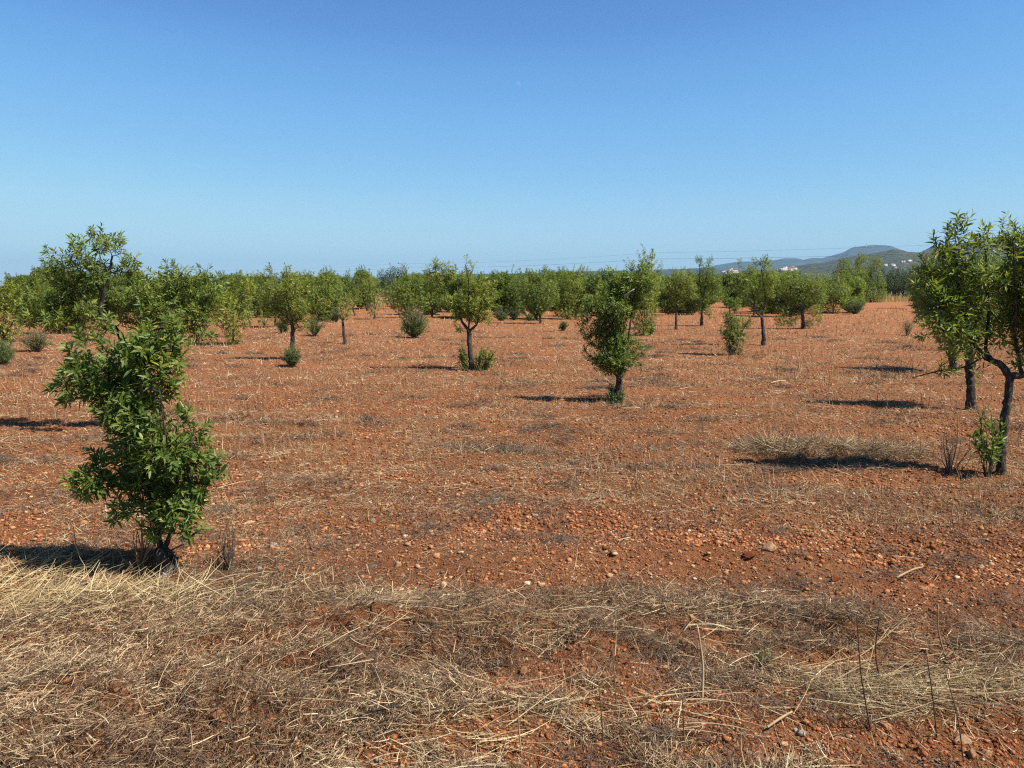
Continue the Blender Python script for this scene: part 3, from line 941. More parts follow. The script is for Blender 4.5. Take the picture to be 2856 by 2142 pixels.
protos = []
for i in range(7):
    t = auto_tree("small leafy almond tree in the distant rows of the orchard", (1428 + (i - 3) * 120, 852), (1428 + (i - 3) * 120 - 60, 1428 + (i - 3) * 120 + 60, 772 + (i % 3) * 6, 846), 500 + i,
                  tone=.28 + .05 * (i % 4), yellow=.008, group="distant almond trees", D=64, space=.15)
    protos.append(t)
HIDE = [(-60, 66, 40, 140), (2384, 2560, 20, 92), (1061, 1099, 40, 86), (1999, 2030, 40, 86)]          # open gaps of pale grass
rowd = np.array([math.sin(.425), math.cos(.425)]); rown = np.array([rowd[1], -rowd[0]])
used = 0; rr = random.Random(5)
spots = []
for a in range(-26, 28):
    for b in range(4, 34):
        p = rown * (a * 5.0) + rowd * (b * 4.7) + np.array([rr.gauss(0, .5), rr.gauss(0, .6)])
        x, y = p
        if y < 40 or y > 128: continue
        px = CX + x / y * F * math.cos(TH)
        if px < -40 or px > 2900: continue
        if any(h[0] - 18 < px < h[1] + 18 and h[2] < y < h[3] for h in HIDE): continue
        if rr.random() < .24: continue
        spots.append((x, y))
spots.sort(key=lambda s: s[1])
for (x, y) in spots[:130]:
    src = protos[used % 7]
    loc = (x, y, hz(x, y) - .02)
    sc = rr.uniform(.8, 1.0) if y < 52 else rr.uniform(.82, 1.18)
    if used < 7:
        src.location = loc; src.scale = (sc, sc, sc); src.rotation_euler = (0, 0, rr.uniform(0, 6.28))
    else:
        copy_tree(src, loc, rr.uniform(0, 6.28), sc)
    used += 1

# ------------------------------------------------------------------ shrubs
def make_shrub(label, base, w, h, mat, seed, n=70, tone=.5, name="shrub", cat="shrub", group=None, leaf=.03, lw=.006, per=26, fan=1.0, stem_mat=None, low=.25):
    global rng
    rng = np.random.default_rng(seed)
    g = at_ground(*base); D = g[1]; pxm = D / F / math.cos(TH)
    g[2] = hz(g[0], g[1]) - .01
    root = empty(name, g, label, cat, group)
    st = Acc(); lv = Acc()
    W = w * pxm / 2; H = h * pxm
    for i in range(n):
        a = rng.uniform(0, 6.28); q = rng.random() ** .6 * fan
        top = np.array([math.cos(a) * W * q, math.sin(a) * W * q * .8, H * (1 - .45 * q * q) * rng.uniform(.40, 1.12)])
        foot = np.array([math.cos(a), math.sin(a), 0]) * W * .12 * rng.random()
        mid = foot * .4 + top * .5 + np.array([0, 0, H * .10]) + rng.normal(size=3) * .07 * H
        P, _ = resample([foot, mid, top], [1, 1, 1], max(.03, H / 14))
        tube(st, P, np.linspace(.0035, .0014, len(P)) * (1 + D * .03), 4, rng.uniform(.2, .8))
        k = per; t = rng.uniform(low, 1, k)
        idx = np.clip((t * (len(P) - 1)).astype(int), 0, len(P) - 2); f = (t * (len(P) - 1) - idx)[:, None]
        pt = P[idx] * (1 - f) + P[idx + 1] * f
        tang = norm(P[idx + 1] - P[idx])
        D_ = norm(tang * .9 + rng.normal(size=(k, 3)) * .55)
        L = leaf * rng.uniform(.6, 1.3, k)
        leaves(lv, pt, D_, norm(rng.normal(size=(k, 3))), L, lw * rng.uniform(.7, 1.3, k), np.clip(tone + .16 * rng.normal(size=k), 0, 1), lo=True, droop=.1)
    lv.build("foliage", mat, True, root)
    st.build("stems", stem_mat or M_GREY, True, root)
    return root


SH = "green shrubs between the almond rows"
make_shrub("grey-green feathery broom shrub standing alone in the open field, left of the middle tree", (1157, 941), 92, 84, M_BROOM, 601, n=300, tone=.5, leaf=.06, lw=.012, per=46, name="broom_shrub")
make_shrub("brownish rounded shrub under the left lobe of the wide two-lobed tree", (103, 981), 92, 72, M_BROOM, 602, n=160, tone=.72, leaf=.05, lw=.010, per=22)
make_shrub("blue-green shrub right of the yellowish tree's trunk", (878, 938), 62, 56, M_BROOM, 603, n=90, tone=.3, leaf=.06, lw=.016, group=SH)
make_shrub("dark green shrub left of the yellowish tree's trunk", (788, 930), 40, 46, M_DARKLEAF, 604, n=70, tone=.5, leaf=.06, lw=.018, group=SH)
make_shrub("dark bush behind the thin leaning tree's trunk", (936, 900), 36, 40, M_DARKLEAF, 605, n=70, tone=.4, leaf=.06, lw=.018, group=SH)
make_shrub("grey-green rounded bush at the right foot of the middle tree's far side", (1398, 896), 50, 42, M_BROOM, 606, n=90, tone=.35, leaf=.07, lw=.018, group=SH)
make_shrub("dark bush touching the grey-green one below the large dark almond", (1434, 892), 34, 34, M_DARKLEAF, 607, n=60, tone=.45, leaf=.07, lw=.02, group=SH)
make_shrub("very small dark bush left of the dense dark tree", (1572, 923), 30, 32, M_DARKLEAF, 608, n=60, tone=.6, leaf=.06, lw=.018, group=SH)
make_shrub("long green shrub under the end of the right-hand row", (2384, 876), 66, 44, M_BROOM, 609, n=120, tone=.25, leaf=.08, lw=.02, group=SH)
make_shrub("tuft of fine grass round the trunk foot of the yellowish tree", (815, 1022), 62, 58, M_BROOM, 610, n=110, tone=.32, leaf=.08, lw=.008, name="grass_tuft", cat="grass tuft", fan=.9)
make_shrub("green grass tuft at the left edge beside the yellow-green almond's stem", (14, 1014), 64, 62, M_BROOM, 611, n=110, tone=.42, leaf=.10, lw=.008, name="grass_tuft", cat="grass tuft")
make_shrub("sparse grey-green grass tuft alone in the lane left of the right edge tree", (2530, 936), 44, 52, M_BROOM, 612, n=36, tone=.55, leaf=.10, lw=.008, name="grass_tuft", cat="grass tuft", per=10)
make_shrub("low shrub at the foot of the tree behind the dense dark one", (1812, 934), 44, 46, M_BROOM, 613, n=60, tone=.6, leaf=.06, lw=.016, group=SH)
make_shrub("low green tussock under the clump's dark almond", (1476, 894), 34, 20, M_BROOM, 614, n=50, tone=.4, leaf=.07, lw=.018, group=SH)
make_shrub("small green weed growing in the foreground straw, right of the tall pale stalk", (2122, 1860), 72, 62, M_BROOM, 615, n=34, tone=.35, leaf=.035, lw=.004, name="weed", cat="weed", per=14)
make_shrub("leafy sapling with a thin dark stem standing before the right edge tree", (2753, 1334), 150, 235, M_LEAF, 616, n=16, tone=.42, leaf=.075, lw=.017, name="almond_sapling", cat="sapling", per=26, fan=.8, stem_mat=M_BARK, low=.35)
make_shrub("bare dry twiggy plant left of the sapling by the right edge tree", (2650, 1322), 120, 165, M_GREY, 617, n=22, tone=.4, leaf=.03, lw=.003, name="dry_weed", cat="dry weed", per=9, stem_mat=M_GREY)
make_shrub("dry twiggy weed with seed heads right of the nearest tree's stump", (640, 1590), 110, 150, M_GREY, 618, n=26, tone=.45, leaf=.022, lw=.003, name="dry_weed", cat="dry weed", per=14, fan=.8, stem_mat=M_GREY)
make_shrub("clump of bare reddish stalks left of the nearest tree's stump", (392, 1592), 150, 150, M_STRAW, 619, n=34, tone=.4, leaf=.03, lw=.003, name="dry_weed", cat="dry weed", per=6, stem_mat=M_STRAW)

# ------------------------------------------------------------------ ground cover
rng = np.random.default_rng(77)


def scatter(n, r0, r1, amax=.66, power=1.0):
    """points in the field in front, denser towards the viewer"""
    u = rng.random(n)
    if power == 1.0:
        r = r0 * (r1 / r0) ** u
    else:
        e = 2 - power
        r = (r0 ** e + u * (r1 ** e - r0 ** e)) ** (1 / e)
    a = rng.uniform(-amax, amax, n)
    return r * np.sin(a), r * np.cos(a), r


def bare_mask(x, y):
    """1 where red soil is bare, 0 where litter covers it"""
    m = fbm(x / .9 + 10, y / .75 + 4, 51, 4)
    b = sstep(.50, .60, m)
    # swept strip in front of the foreground litter band
    edge = 4.0 - .13 * np.clip(x, -1, 2.5) + .10 * np.sin(x * 2.1) + .25 * (fbm(x / .7, y * 0 + 3, 61, 3) - .5)
    strip = sstep(edge, edge + .25, y) * (1 - sstep(4.7, 5.7, y)) * sstep(-2.0, -1.2, x)
    band = (1 - sstep(edge - .05, edge + .2, y))
    b = np.maximum(b, .92 * strip)
    corner = sstep(.95, 1.5, x) * (1 - sstep(2.7, 3.05, y))
    b = b * (1 - band) + band * .95 * sstep(.54 + .08 * sstep(.2, -1.0, x), .63 + .08 * sstep(.2, -1.0, x), fbm(x / .42 + 7, y / .24, 57, 3)) + .75 * corner
    left = (1 - sstep(-1.4, -.9, x)) * (1 - sstep(4.5, 4.9, y))
    b = b * (1 - .9 * left)
    return np.clip(b, 0, 1)


def ribbons(acc, x, y, z, az, pitch, L, W, tone, curve=.25, twist=None, seg=4):
    """curved straw blades"""
    n = len(x)
    t = np.linspace(0, 1, seg + 1)[None, :]
    c = rng.normal(scale=curve, size=(n, 1)); c2 = rng.normal(scale=curve * .6, size=(n, 1))
    A = az[:, None] + c * (t - .5) * 2
    PI = pitch[:, None] + c2 * (t - .3) * 1.4
    dx = np.cos(A) * np.cos(PI); dy = np.sin(A) * np.cos(PI); dz = np.sin(PI)
    st = (L / seg)[:, None]
    X = x[:, None] + np.cumsum(dx * st, 1) - dx * st; Y = y[:, None] + np.cumsum(dy * st, 1) - dy * st
    Zc = z[:, None] + np.cumsum(dz * st, 1) - dz * st
    P = np.stack([X, Y, Zc], -1); D = np.stack([dx, dy, dz], -1)
    S = perp(norm(D)); U = np.cross(norm(D), S)
    ro = rng.uniform(-1.1, 1.1, (n, 1, 1)) if twist is None else twist[:, None, None]
    S = S * np.cos(ro) + U * np.sin(ro)
    w = (W[:, None] * (1 - .65 * t ** 2) * .5)[..., None]
    V = np.stack([P - S * w, P + S * w], 2).reshape(n, -1, 3)
    T = []
    for i in range(seg):
        a = 2 * i
        T += [(a, a + 1, a + 3), (a, a + 3, a + 2)]
    k = 2 * (seg + 1)
    T = np.array(T)[None] + (np.arange(n) * k)[:, None, None]
    acc.add(V, T, np.repeat(tone, k))


def px_w(r, px):                      # width of `px` photograph pixels at distance r
    return px * r / F


# lying straw
straw = Acc()
def lay_straw(n, r0, r1, Lr, w0, thick, tone_m, power=1.0, keep=.9, pitch=.10, curve=.22, seg=4, minpx=.9, bias=0):
    x, y, r = scatter(n, r0, r1, power=power)
    b = bare_mask(x, y)
    hp = heap(x, y)
    k = rng.random(n) < np.clip(1 - keep * b + hp * 3, .04, 1)
    x, y, r, b, hp = x[k], y[k], r[k], b[k], hp[k]; n = len(x)
    flow = 2.2 * fbm(x / 1.6, y / 1.6, 71, 2) * math.pi
    az = np.where(rng.random(n) < .35, flow + rng.normal(scale=.5, size=n), rng.uniform(0, 6.28, n))
    z = height(x, y) + hp * (.55 + .5 * rng.random(n)) + thick * rng.random(n) ** 1.6 * (1 - .75 * b) + .003
    L = rng.uniform(*Lr, n) * rng.uniform(.5, 1.2, n)
    W = np.maximum(w0 * rng.uniform(.5, 1.5, n), px_w(r, minpx) * rng.uniform(.6, 1.2, n))
    pt = rng.normal(scale=pitch, size=n) + .03
    pn = fbm(x / .55, y / .55, 81, 3)
    tone = np.clip(tone_m + .55 * (pn - .5) + .23 * rng.normal(size=n) + bias, 0, 1)
    ribbons(straw, x, y, z, az, pt, L, W, tone, curve, seg=seg)

lay_straw(80000, 2.2, 4.5, (.02, .11), .0026, .060, .50, curve=.25, pitch=.35, keep=.97)
lay_straw(120000, 2.2, 6.0, (.012, .05), .0024, .045, .47, seg=1, curve=.3, pitch=.5, keep=.90)
lay_straw(650, 2.2, 4.6, (.14, .34), .0030, .060, .85, curve=.15, pitch=.10)
lay_straw(110000, 3.8, 13, (.02, .11), .0022, .020, .52, minpx=.8, seg=2, curve=.3, pitch=.25, keep=.86)
lay_straw(2200, 4.2, 14, (.12, .34), .0026, .02, .85, minpx=.9, seg=3, pitch=.12, curve=.15)
lay_straw(130000, 6, 30, (.03, .11), .0025, .022, .56, minpx=.85, seg=2, keep=.7, pitch=.35)
lay_straw(80000, 13, 60, (.05, .16), .004, .02, .60, minpx=1.1, seg=1, keep=.5, pitch=.5)
o = straw.build("straw_litter", M_STRAW)
tag(o, "cut brown and pale straw lying all over the red field", "straw", kind="stuff")

# raked straw heaps: things of their own
for hi, lb in [(0, "largest heap of raked brown straw, partly in the right edge tree's shadow"), (1, "low straw heap at the left end of the right edge tree's shadow"),
               (2, "flat dark straw heap lying fully in the right edge tree's shadow")]:
    hx, hy, rx, ry, hh = HEAPS[hi]
    m = 3400 if hi == 0 else 1700
    a = rng.uniform(0, 6.28, m); q = np.sqrt(rng.random(m)) * 1.25
    x = hx + np.cos(a) * q * rx; y = hy + np.sin(a) * q * ry
    L = rng.uniform(.06, .26, m)
    az = a + rng.normal(scale=.9, size=m); pit = -.35 * q * (hh / .2) + rng.normal(scale=.5, size=m)
    sa_ = Acc()
    ribbons(sa_, x, y, surf(x, y) + .45 * heap(x, y) * rng.random(m) + .01, az, pit, L, rng.uniform(.002, .0042, m), np.clip(.48 + .27 * rng.normal(size=m), 0, 1), .4)
    tag(sa_.build("straw_heap", M_STRAW, False, None, None), lb, "straw heap", "raked straw heaps")

# upright stubble in the field
stub = Acc()
n = 56000
x, y, r = scatter(n, 4.2, 70)
pn = fbm(x / 1.4, y / 1.1, 91, 3)
k = (rng.random(n) < sstep(.44, .64, pn) * .9 + .06) & ((r > 6) | (rng.random(n) < .35))
x, y, r = x[k], y[k], r[k]; n = len(x)
ribbons(stub, x, y, height(x, y), rng.uniform(0, 6.28, n), rng.normal(1.25, .28, n), rng.uniform(.04, .17, n) * (1 + .006 * r), np.maximum(.0022, px_w(r, 1.1)) * rng.uniform(.6, 1.2, n),
        np.clip(.52 + .4 * (fbm(x / 2, y / 2, 95, 2) - .5) + .2 * rng.normal(size=n), 0, 1), .12, rng.uniform(-1, 1, n), seg=2)
o = stub.build("stubble", M_STRAW)
tag(o, "short dry stubble standing up across the field", "stubble", kind="stuff")

# thin dead stalks standing in the foreground litter
n = 1500
x, y, r = scatter(n, 2.3, 4.6)
k = rng.random(n) < (1 - bare_mask(x, y)) * (.25 + .75 * sstep(-.6, .6, x))
x, y, r = x[k], y[k], r[k]; n = len(x)
ds = Acc()
ribbons(ds, x, y, height(x, y), rng.uniform(0, 6.28, n), rng.normal(1.15, .25, n), rng.uniform(.06, .24, n), rng.uniform(.0018, .003, n), np.clip(.34 + .25 * rng.normal(size=n), 0, 1), .12)
o = ds.build("dry_stalks", M_STRAW)
tag(o, "thin dead weed stalks standing in the foreground litter", "dry stalks", kind="stuff")

# grey matted dead weeds, in patches
gw = Acc()
cx_, cy_, cr = scatter(520, 2.4, 30)
PATCH = [(700, 1640), (850, 1655), (960, 1650), (560, 1610), (1150, 1110), (1060, 1235), (1600, 1325), (1900, 1400), (1420, 1700), (2200, 1620), (1250, 1690), (1540, 1470),
         (2280, 1800), (2480, 1540), (200, 1390), (1330, 1420), (940, 1350), (1210, 1480), (2060, 1100), (1830, 1060)]
for (a, b) in PATCH:
    g = at_ground(a, b); cx_ = np.append(cx_, g[0]); cy_ = np.append(cy_, g[1])
for i in range(len(cx_)):
    rr_ = math.hypot(cx_[i], cy_[i])
    m = int(rng.uniform(60, 230)); sx = rng.uniform(.10, .42) * (1 + rr_ * .04); sy = sx * rng.uniform(.25, .8)
    x = cx_[i] + rng.normal(size=m) * sx * .5; y = cy_[i] + rng.normal(size=m) * sy * .5
    hh = .05 * np.exp(-((x - cx_[i]) / sx) ** 2 - ((y - cy_[i]) / sy) ** 2)
    ribbons(gw, x, y, height(x, y) + .55 * heap(x, y) + hh * rng.random(m) + .004, rng.uniform(0, 6.28, m), rng.normal(.1, .35, m), rng.uniform(.03, .13, m),
            np.maximum(.0016, px_w(np.full(m, rr_), .9)) * rng.uniform(.7, 1.2, m), np.clip(.42 + .2 * rng.normal(size=m) + rng.normal() * .0, 0, 1), .7, seg=4)
o = gw.build("dead_weeds", M_GREY)
tag(o, "matted grey dead weeds lying in patches on the soil", "dead weeds", kind="stuff")

# pale long dry grass at the lower left, and tufts elsewhere
dg = Acc()
n = 2300
g0 = at_ground(180, 1660)
x = g0[0] + rng.normal(size=n) * .55; y = g0[1] + rng.normal(size=n) * .26
k = (y > 3.35) & (x < -.9) & (y < 4.25 + .5 * (x < -2.6))
x, y = x[k], y[k]; n = len(x)
az = rng.normal(.5, .9, n); pit = np.abs(rng.normal(.12, .22, n)); az = np.where(rng.random(n) < .4, az, rng.uniform(0, 6.28, n))
ribbons(dg, x, y, height(x, y) + .03 * rng.random(n), az, pit, rng.uniform(.10, .34, n), rng.uniform(.0022, .0042, n), np.clip(.62 + .22 * rng.normal(size=n), 0, 1), .3)
for (a, b, m) in [(2330, 1920, 230), (2560, 1930, 110), (1090, 1690, 60), (1160, 1740, 80), (1520, 1770, 60), (2010, 1775, 50), (1230, 2060, 90), (2700, 1900, 120), (1700, 1990, 90)]:
    g = at_ground(a, b)
    x = g[0] + rng.normal(size=m) * .20; y = g[1] + rng.normal(size=m) * .10
    ribbons(dg, x, y, height(x, y) + .5 * heap(x, y) + .02, rng.normal(-.5, .5, m), np.abs(rng.normal(.15, .2, m)), rng.uniform(.1, .32, m), rng.uniform(.002, .004, m), np.clip(.66 + .2 * rng.normal(size=m), 0, 1), .25)
o = dg.build("dry_grass", M_GOLD)
tag(o, "long pale dry grass flattened in the lower left of the field", "dry grass", kind="stuff")

# golden field of standing dry grass beyond the orchard
gf = Acc()
n = 60000
yy = rng.uniform(58, 112, n); aa = rng.uniform(-.62, .66, n); xx = np.tan(aa) * yy
edge = np.interp(aa, [-.62, -.2, .1, .35, .45, .66], [90, 64, 74, 86, 86, 90])
k = (yy > edge + 4 * (fbm(xx / 6, yy / 6, 15, 2) - .5)) & (yy < edge + 22)
xx, yy = xx[k], yy[k]; n = len(xx)
ribbons(gf, xx, yy, height(xx, yy), rng.uniform(0, 6.28, n), rng.normal(1.35, .2, n), rng.uniform(.35, .8, n), rng.uniform(.03, .07, n), np.clip(.55 + .5 * (fbm(xx / 3, yy / 3, 8, 3) - .5) + .15 * rng.normal(size=n), 0, 1), .2, rng.uniform(-1, 1, n), seg=2)
o = gf.build("tall_dry_grass", M_GOLD)
tag(o, "band of tall straw-yellow grass along the far edge of the orchard", "dry grass", kind="stuff")

# ------------------------------------------------------------------ stones
import bmesh


def ico(sub):
    bm = bmesh.new(); bmesh.ops.create_icosphere(bm, subdivisions=sub, radius=1)
    V = np.array([v.co[:] for v in bm.verts]); T = np.array([[v.index for v in f.verts] for f in bm.faces])
    bm.free(); return V, T


def rock_shapes(k, sub, cuts=9):
    V0, T0 = ico(sub); out = []
    for _ in range(k):
        V = V0.copy()
        nrm = norm(rng.normal(size=(cuts, 3))); off = rng.uniform(.42, .92, cuts)
        for a, b in zip(nrm, off):                     # chop planes give flat, broken faces
            d = V @ a
            V = V - np.outer(np.maximum(0, d - b) * .92, a)
        V = V * rng.uniform(.92, 1.08, V.shape)if sub < 2 else V * (1 + .05 * rng.normal(size=(len(V), 1)))
        V = V * np.array([1, rng.uniform(.65, .95), rng.uniform(.45, .75)])
        out.append(V)
    return out, T0


# gravel
G1, GT1 = rock_shapes(24, 1, 6)
G0, GT0 = rock_shapes(24, 0, 4)
gr = Acc()
def gravel(n, r0, r1, smin, smax, pw, keep, tm, lo=False, pale=.05):
    G, GT = (G0, GT0) if lo else (G1, GT1)
    x, y, r = scatter(n, r0, r1)
    b = bare_mask(x, y)
    k = rng.random(n) < keep + (1 - keep) * b
    x, y, r = x[k], y[k], r[k]; n = len(x)
    u = rng.random(n)
    s = (smin ** -pw + u * (smax ** -pw - smin ** -pw)) ** (-1 / pw)
    s = np.maximum(s, px_w(r, .9))
    a = rng.uniform(0, 6.28, n); ca, sa = np.cos(a), np.sin(a)
    idx = rng.integers(0, len(G), n)
    B = np.array(G)[idx]
    X = (B[..., 0] * ca[:, None] - B[..., 1] * sa[:, None]) * s[:, None] + x[:, None]
    Y = (B[..., 0] * sa[:, None] + B[..., 1] * ca[:, None]) * s[:, None] + y[:, None]
    Zz = B[..., 2] * s[:, None] + (height(x, y) + .5 * heap(x, y) + s * .2)[:, None]
    V = np.stack([X, Y, Zz], -1)
    T = GT[None] + (np.arange(n) * len(G[0]))[:, None, None]
    t = np.clip(tm + .22 * rng.normal(size=n) + np.where(rng.random(n) < pale, .35, 0), 0, .97)
    gr.add(V, T, np.repeat(t, len(G[0])))

gravel(90000, 2.2, 7, .003, .012, 1.6, .35, .26, lo=True, pale=.02)
gravel(110000, 5, 24, .007, .024, 2.0, .6, .36, lo=True, pale=.04)
gravel(12000, 2.2, 6, .006, .024, 2.0, .25, .40, pale=.04)
gravel(6500, 4, 14, .008, .032, 2.0, .45, .48)
gravel(4000, 10, 30, .012, .035, 2.2, .6, .52)
o = gr.build("gravel", M_GRAVEL)
tag(o, "small reddish stones and soil crumbs strewn over the field", "gravel", kind="stuff")

# single stones
R3, RT3 = rock_shapes(8, 3, 11)
stone_meshes = {}
def stone_mesh(i, mat):
    key = (i, mat.name)
    if key not in stone_meshes:
        o = build_mesh("stone", R3[i], RT3, mat, smooth=False)
        stone_meshes[key] = o.data
        bpy.data.objects.remove(o)
    return stone_meshes[key]


def put_stone(px, py, w, h, mat, label, group=None, name="stone", cat="stone", i=None, sink=.42):
    g = at_ground(px, py); d = math.hypot(g[0], g[1]); m = d / F
    o = bpy.data.objects.new(name, stone_mesh(rng.integers(0, 8) if i is None else i, mat))
    COL.objects.link(o)
    s = w * m / 2
    z = hz(g[0], g[1]) + .5 * float(heap(np.array([g[0]]), np.array([g[1]]))[0])
    o.scale = (s, s * .85, h * m / 1.3)
    o.location = (g[0], g[1], z + h * m / 1.3 * (.6 - sink))
    o.rotation_euler = (rng.normal() * .15, rng.normal() * .15, rng.uniform(-.5, .5))
    tag(o, label, cat, group)
    return o


for px, py, w, h, mt, lb in [
    (2148, 1530, 56, 34, M_STONE_T, "large tan stone alone on the soil, biggest in the right half of the field"),
    (764, 1528, 44, 28, M_STONE_G, "squat grey stone on the bare soil right of the nearest tree's stump"),
    (724, 1590, 26, 22, M_STONE_G, "small grey stone below the squat grey one, at the edge of grey weeds"),
    (737, 1660, 26, 26, M_STONE_T, "rounded tan stone paired with a flatter one beside the grey weeds"),
    (718, 1668, 26, 16, M_STONE_T, "flat tan stone leaning against the rounded one by the grey weeds"),
    (452, 1610, 44, 26, M_STONE_G, "pale cream stone at the foot of the nearest tree's stump"),
    (612, 2016, 38, 30, M_STONE_O, "orange-brown stone lying alone in the lower left straw"),
    (1815, 1668, 28, 30, M_STONE_T, "upright tan stone standing on the swept red strip"),
    (2709, 2112, 44, 38, M_STONE_O, "round ochre stone at the bottom right, left of a pair"),
    (2748, 2104, 36, 34, M_STONE_O, "round ochre stone at the bottom right, right of a pair"),
    (2684, 2068, 50, 24, M_STONE_T, "flat pale stone just above the pair of round ochre stones"),
    (2235, 2046, 34, 24, M_STONE_G, "angular whitish stone on the litter in the lower right"),
    (2573, 1644, 38, 20, M_STONE_O, "reddish stone lying beside a pale fallen stalk on the right"),
    (2277, 1888, 28, 26, M_STONE_O, "orange stone tucked in the pale grass below the green weed"),
    (2464, 2030, 48, 26, M_STONE_O, "broad ochre stone under the flattened pale grass, lower right"),
    (1928, 1752, 26, 22, M_STONE_O, "orange stone on the swept strip behind the tall pale stalk"),
    (1462, 1875, 34, 28, M_STONE_O, "rust stone in the litter at the bottom middle, left of two"),
    (1582, 1875, 24, 22, M_STONE_O, "rust stone in the litter at the bottom middle, right of two"),
    (1110, 1580, 24, 24, M_STONE_T, "small tan stone on the red strip above a pale one"),
    (1124, 1608, 22, 20, M_STONE_T, "pale three-sided stone on the red strip left of centre"),
    (1106, 1664, 18, 24, M_STONE_T, "tan stone wedged among the straw tips of the middle heap"),
    (1052, 2122, 30, 24, M_STONE_G, "pale stone at the very bottom of the frame, left of centre"),
    (1205, 2104, 34, 20, M_STONE_O, "brown stone at the bottom, beside a paler one left of centre"),
    (905, 2128, 24, 20, M_STONE_O, "orange pebble at the bottom edge below the lower left straw"),
    (2180, 1700, 22, 22, M_STONE_G, "off-white stone on the swept strip near the right"),
    (2080, 1695, 20, 16, M_STONE_T, "tan stone on the swept strip left of the off-white one"),
    (2302, 1536, 20, 16, M_STONE_T, "small tan stone right of the large tan stone"),
    (880, 1520, 16, 12, M_STONE_T, "little tan stone on the soil right of the squat grey stone"),
    (1040, 1452, 22, 16, M_STONE_G, "pale grey stone in the middle of the field, left of centre"),
    (2386, 1252, 20, 10, M_STONE_T, "pale stone on the lit soil behind the straw heaps"),
]:
    put_stone(px, py, w, h, mt, lb)
put_stone(2085, 1552, 46, 34, M_CLOD, "dark red lump of turned soil below the large tan stone", name="soil_clod", cat="soil clod")
put_stone(2488, 1576, 30, 22, M_CLOD, "dark red soil lump in the right of the field, upper of two", name="soil_clod", cat="soil clod")
put_stone(2332, 1618, 34, 24, M_CLOD, "dark red soil lump in the right of the field, lower of two", name="soil_clod", cat="soil clod")
put_stone(1536, 1482, 30, 18, M_CLOD, "dark red soil lump near the middle of the field", name="soil_clod", cat="soil clod")
for i in range(150):
    if i < 60:
        px, py = rng.uniform(500, 2856), rng.uniform(1380, 1740)
    elif i < 110:
        px, py = rng.uniform(2150, 2856), rng.uniform(1880, 2140)
    else:
        px, py = rng.uniform(0, 2856), rng.uniform(1250, 2140)
    w = rng.uniform(9, 20)
    put_stone(px, py, w, w * rng.uniform(.6, .95), [M_STONE_O, M_STONE_T, M_STONE_O, M_STONE_G][rng.integers(0, 4)] if rng.random() < .5 else M_STONE_O,
              "pebble a few centimetres wide among the soil and straw", "pebbles strewn over the field", name="pebble", cat="pebble")

# ------------------------------------------------------------------ tall single stalks
def stalk(b, t, rpx, tone, label, group=None, mat=M_STRAW):
    g = at_ground(*b); z = hz(g[0], g[1]); g[2] = z - .01
    top = at_depth(t[0], t[1], g[1] + rng.normal() * .03) - g
    P, R = resample([np.zeros(3), top * .5 + rng.normal(size=3) * .012, top], np.array([1, .9, .55]) * rpx * g[1] / F, .04)
    a = Acc(); tube(a, P, R, 6, tone)
    o = a.build("dry_stalk", mat, True, None, tuple(g))
    tag(o, label, "dry stalk", group)


SG = "tall dry stalks in the foreground"
SL = "thin brown dead stalk standing tall out of the foreground litter"
stalk((1958, 1957), (1945, 1745), 4.0, .8, "thick pale bleached stalk, tallest of the foreground, standing upright", SG)
stalk((2615, 2062), (2583, 1815), 2.0, .18, SL, SG)
stalk((2429, 2035), (2389, 1713), 2.0, .15, SL, SG)
stalk((2458, 1905), (2454, 1713), 2.2, .2, SL, SG)
stalk((2690, 2135), (2630, 1850), 2.0, .3, SL, SG)
stalk((2637, 1825), (2617, 1686), 2.6, .6, "pale upright stalk with a bent head at the right of the swept strip", SG)
stalk((1905, 2073), (1901, 1918), 2.0, .16, SL, SG)
stalk((1684, 2131), (1667, 1883), 2.0, .35, SL, SG)
stalk((1721, 1984), (1706, 1798), 2.0, .4, SL, SG)
stalk((1557, 1848), (1561, 1717), 1.8, .3, SL, SG)
stalk((1050, 1690), (1068, 1639), 2.6, .95, "short pale straw stump, leftmost of the tips on the middle heap", SG)
stalk((1087, 1686), (1095, 1620), 2.0, .9, "longest upright pale straw on top of the middle heap", SG)
stalk((1164, 1715), (1246, 1628), 2.8, .85, "long pale straw slanting to the right off the middle heap", SG)
stalk((1340, 1883), (1304, 1717), 2.0, .45, SL, SG)
stalk((1455, 2100), (1445, 1960), 2.8, .8, "pale broken stalk at the bottom middle beside dark litter", SG)
stalk((230, 1570), (205, 1470), 2.0, .75, "pale stalk crossing the nearest tree's shadow", SG)
stalk((2760, 1980), (2640, 1770), 2.0, .6, "long pale stem leaning left at the right edge of the foreground", SG)


def fallen(a_, b_, rpx, tone, label, mat=M_STRAW):
    p = at_ground(*a_); q = at_ground(*b_)
    p[2] = hz(p[0], p[1]) + .03; q[2] = hz(q[0], q[1]) + .04
    m = (p + q) / 2; m[2] += .02; m[0] += .02
    P, R = resample([np.zeros(3), m - p, q - p], np.array([1, .9, .7]) * rpx * p[1] / F, .03)
    a = Acc(); tube(a, P, R, 6, tone, .2)
    tag(a.build("fallen_stick", mat, True, None, tuple(p)), label, "stick")


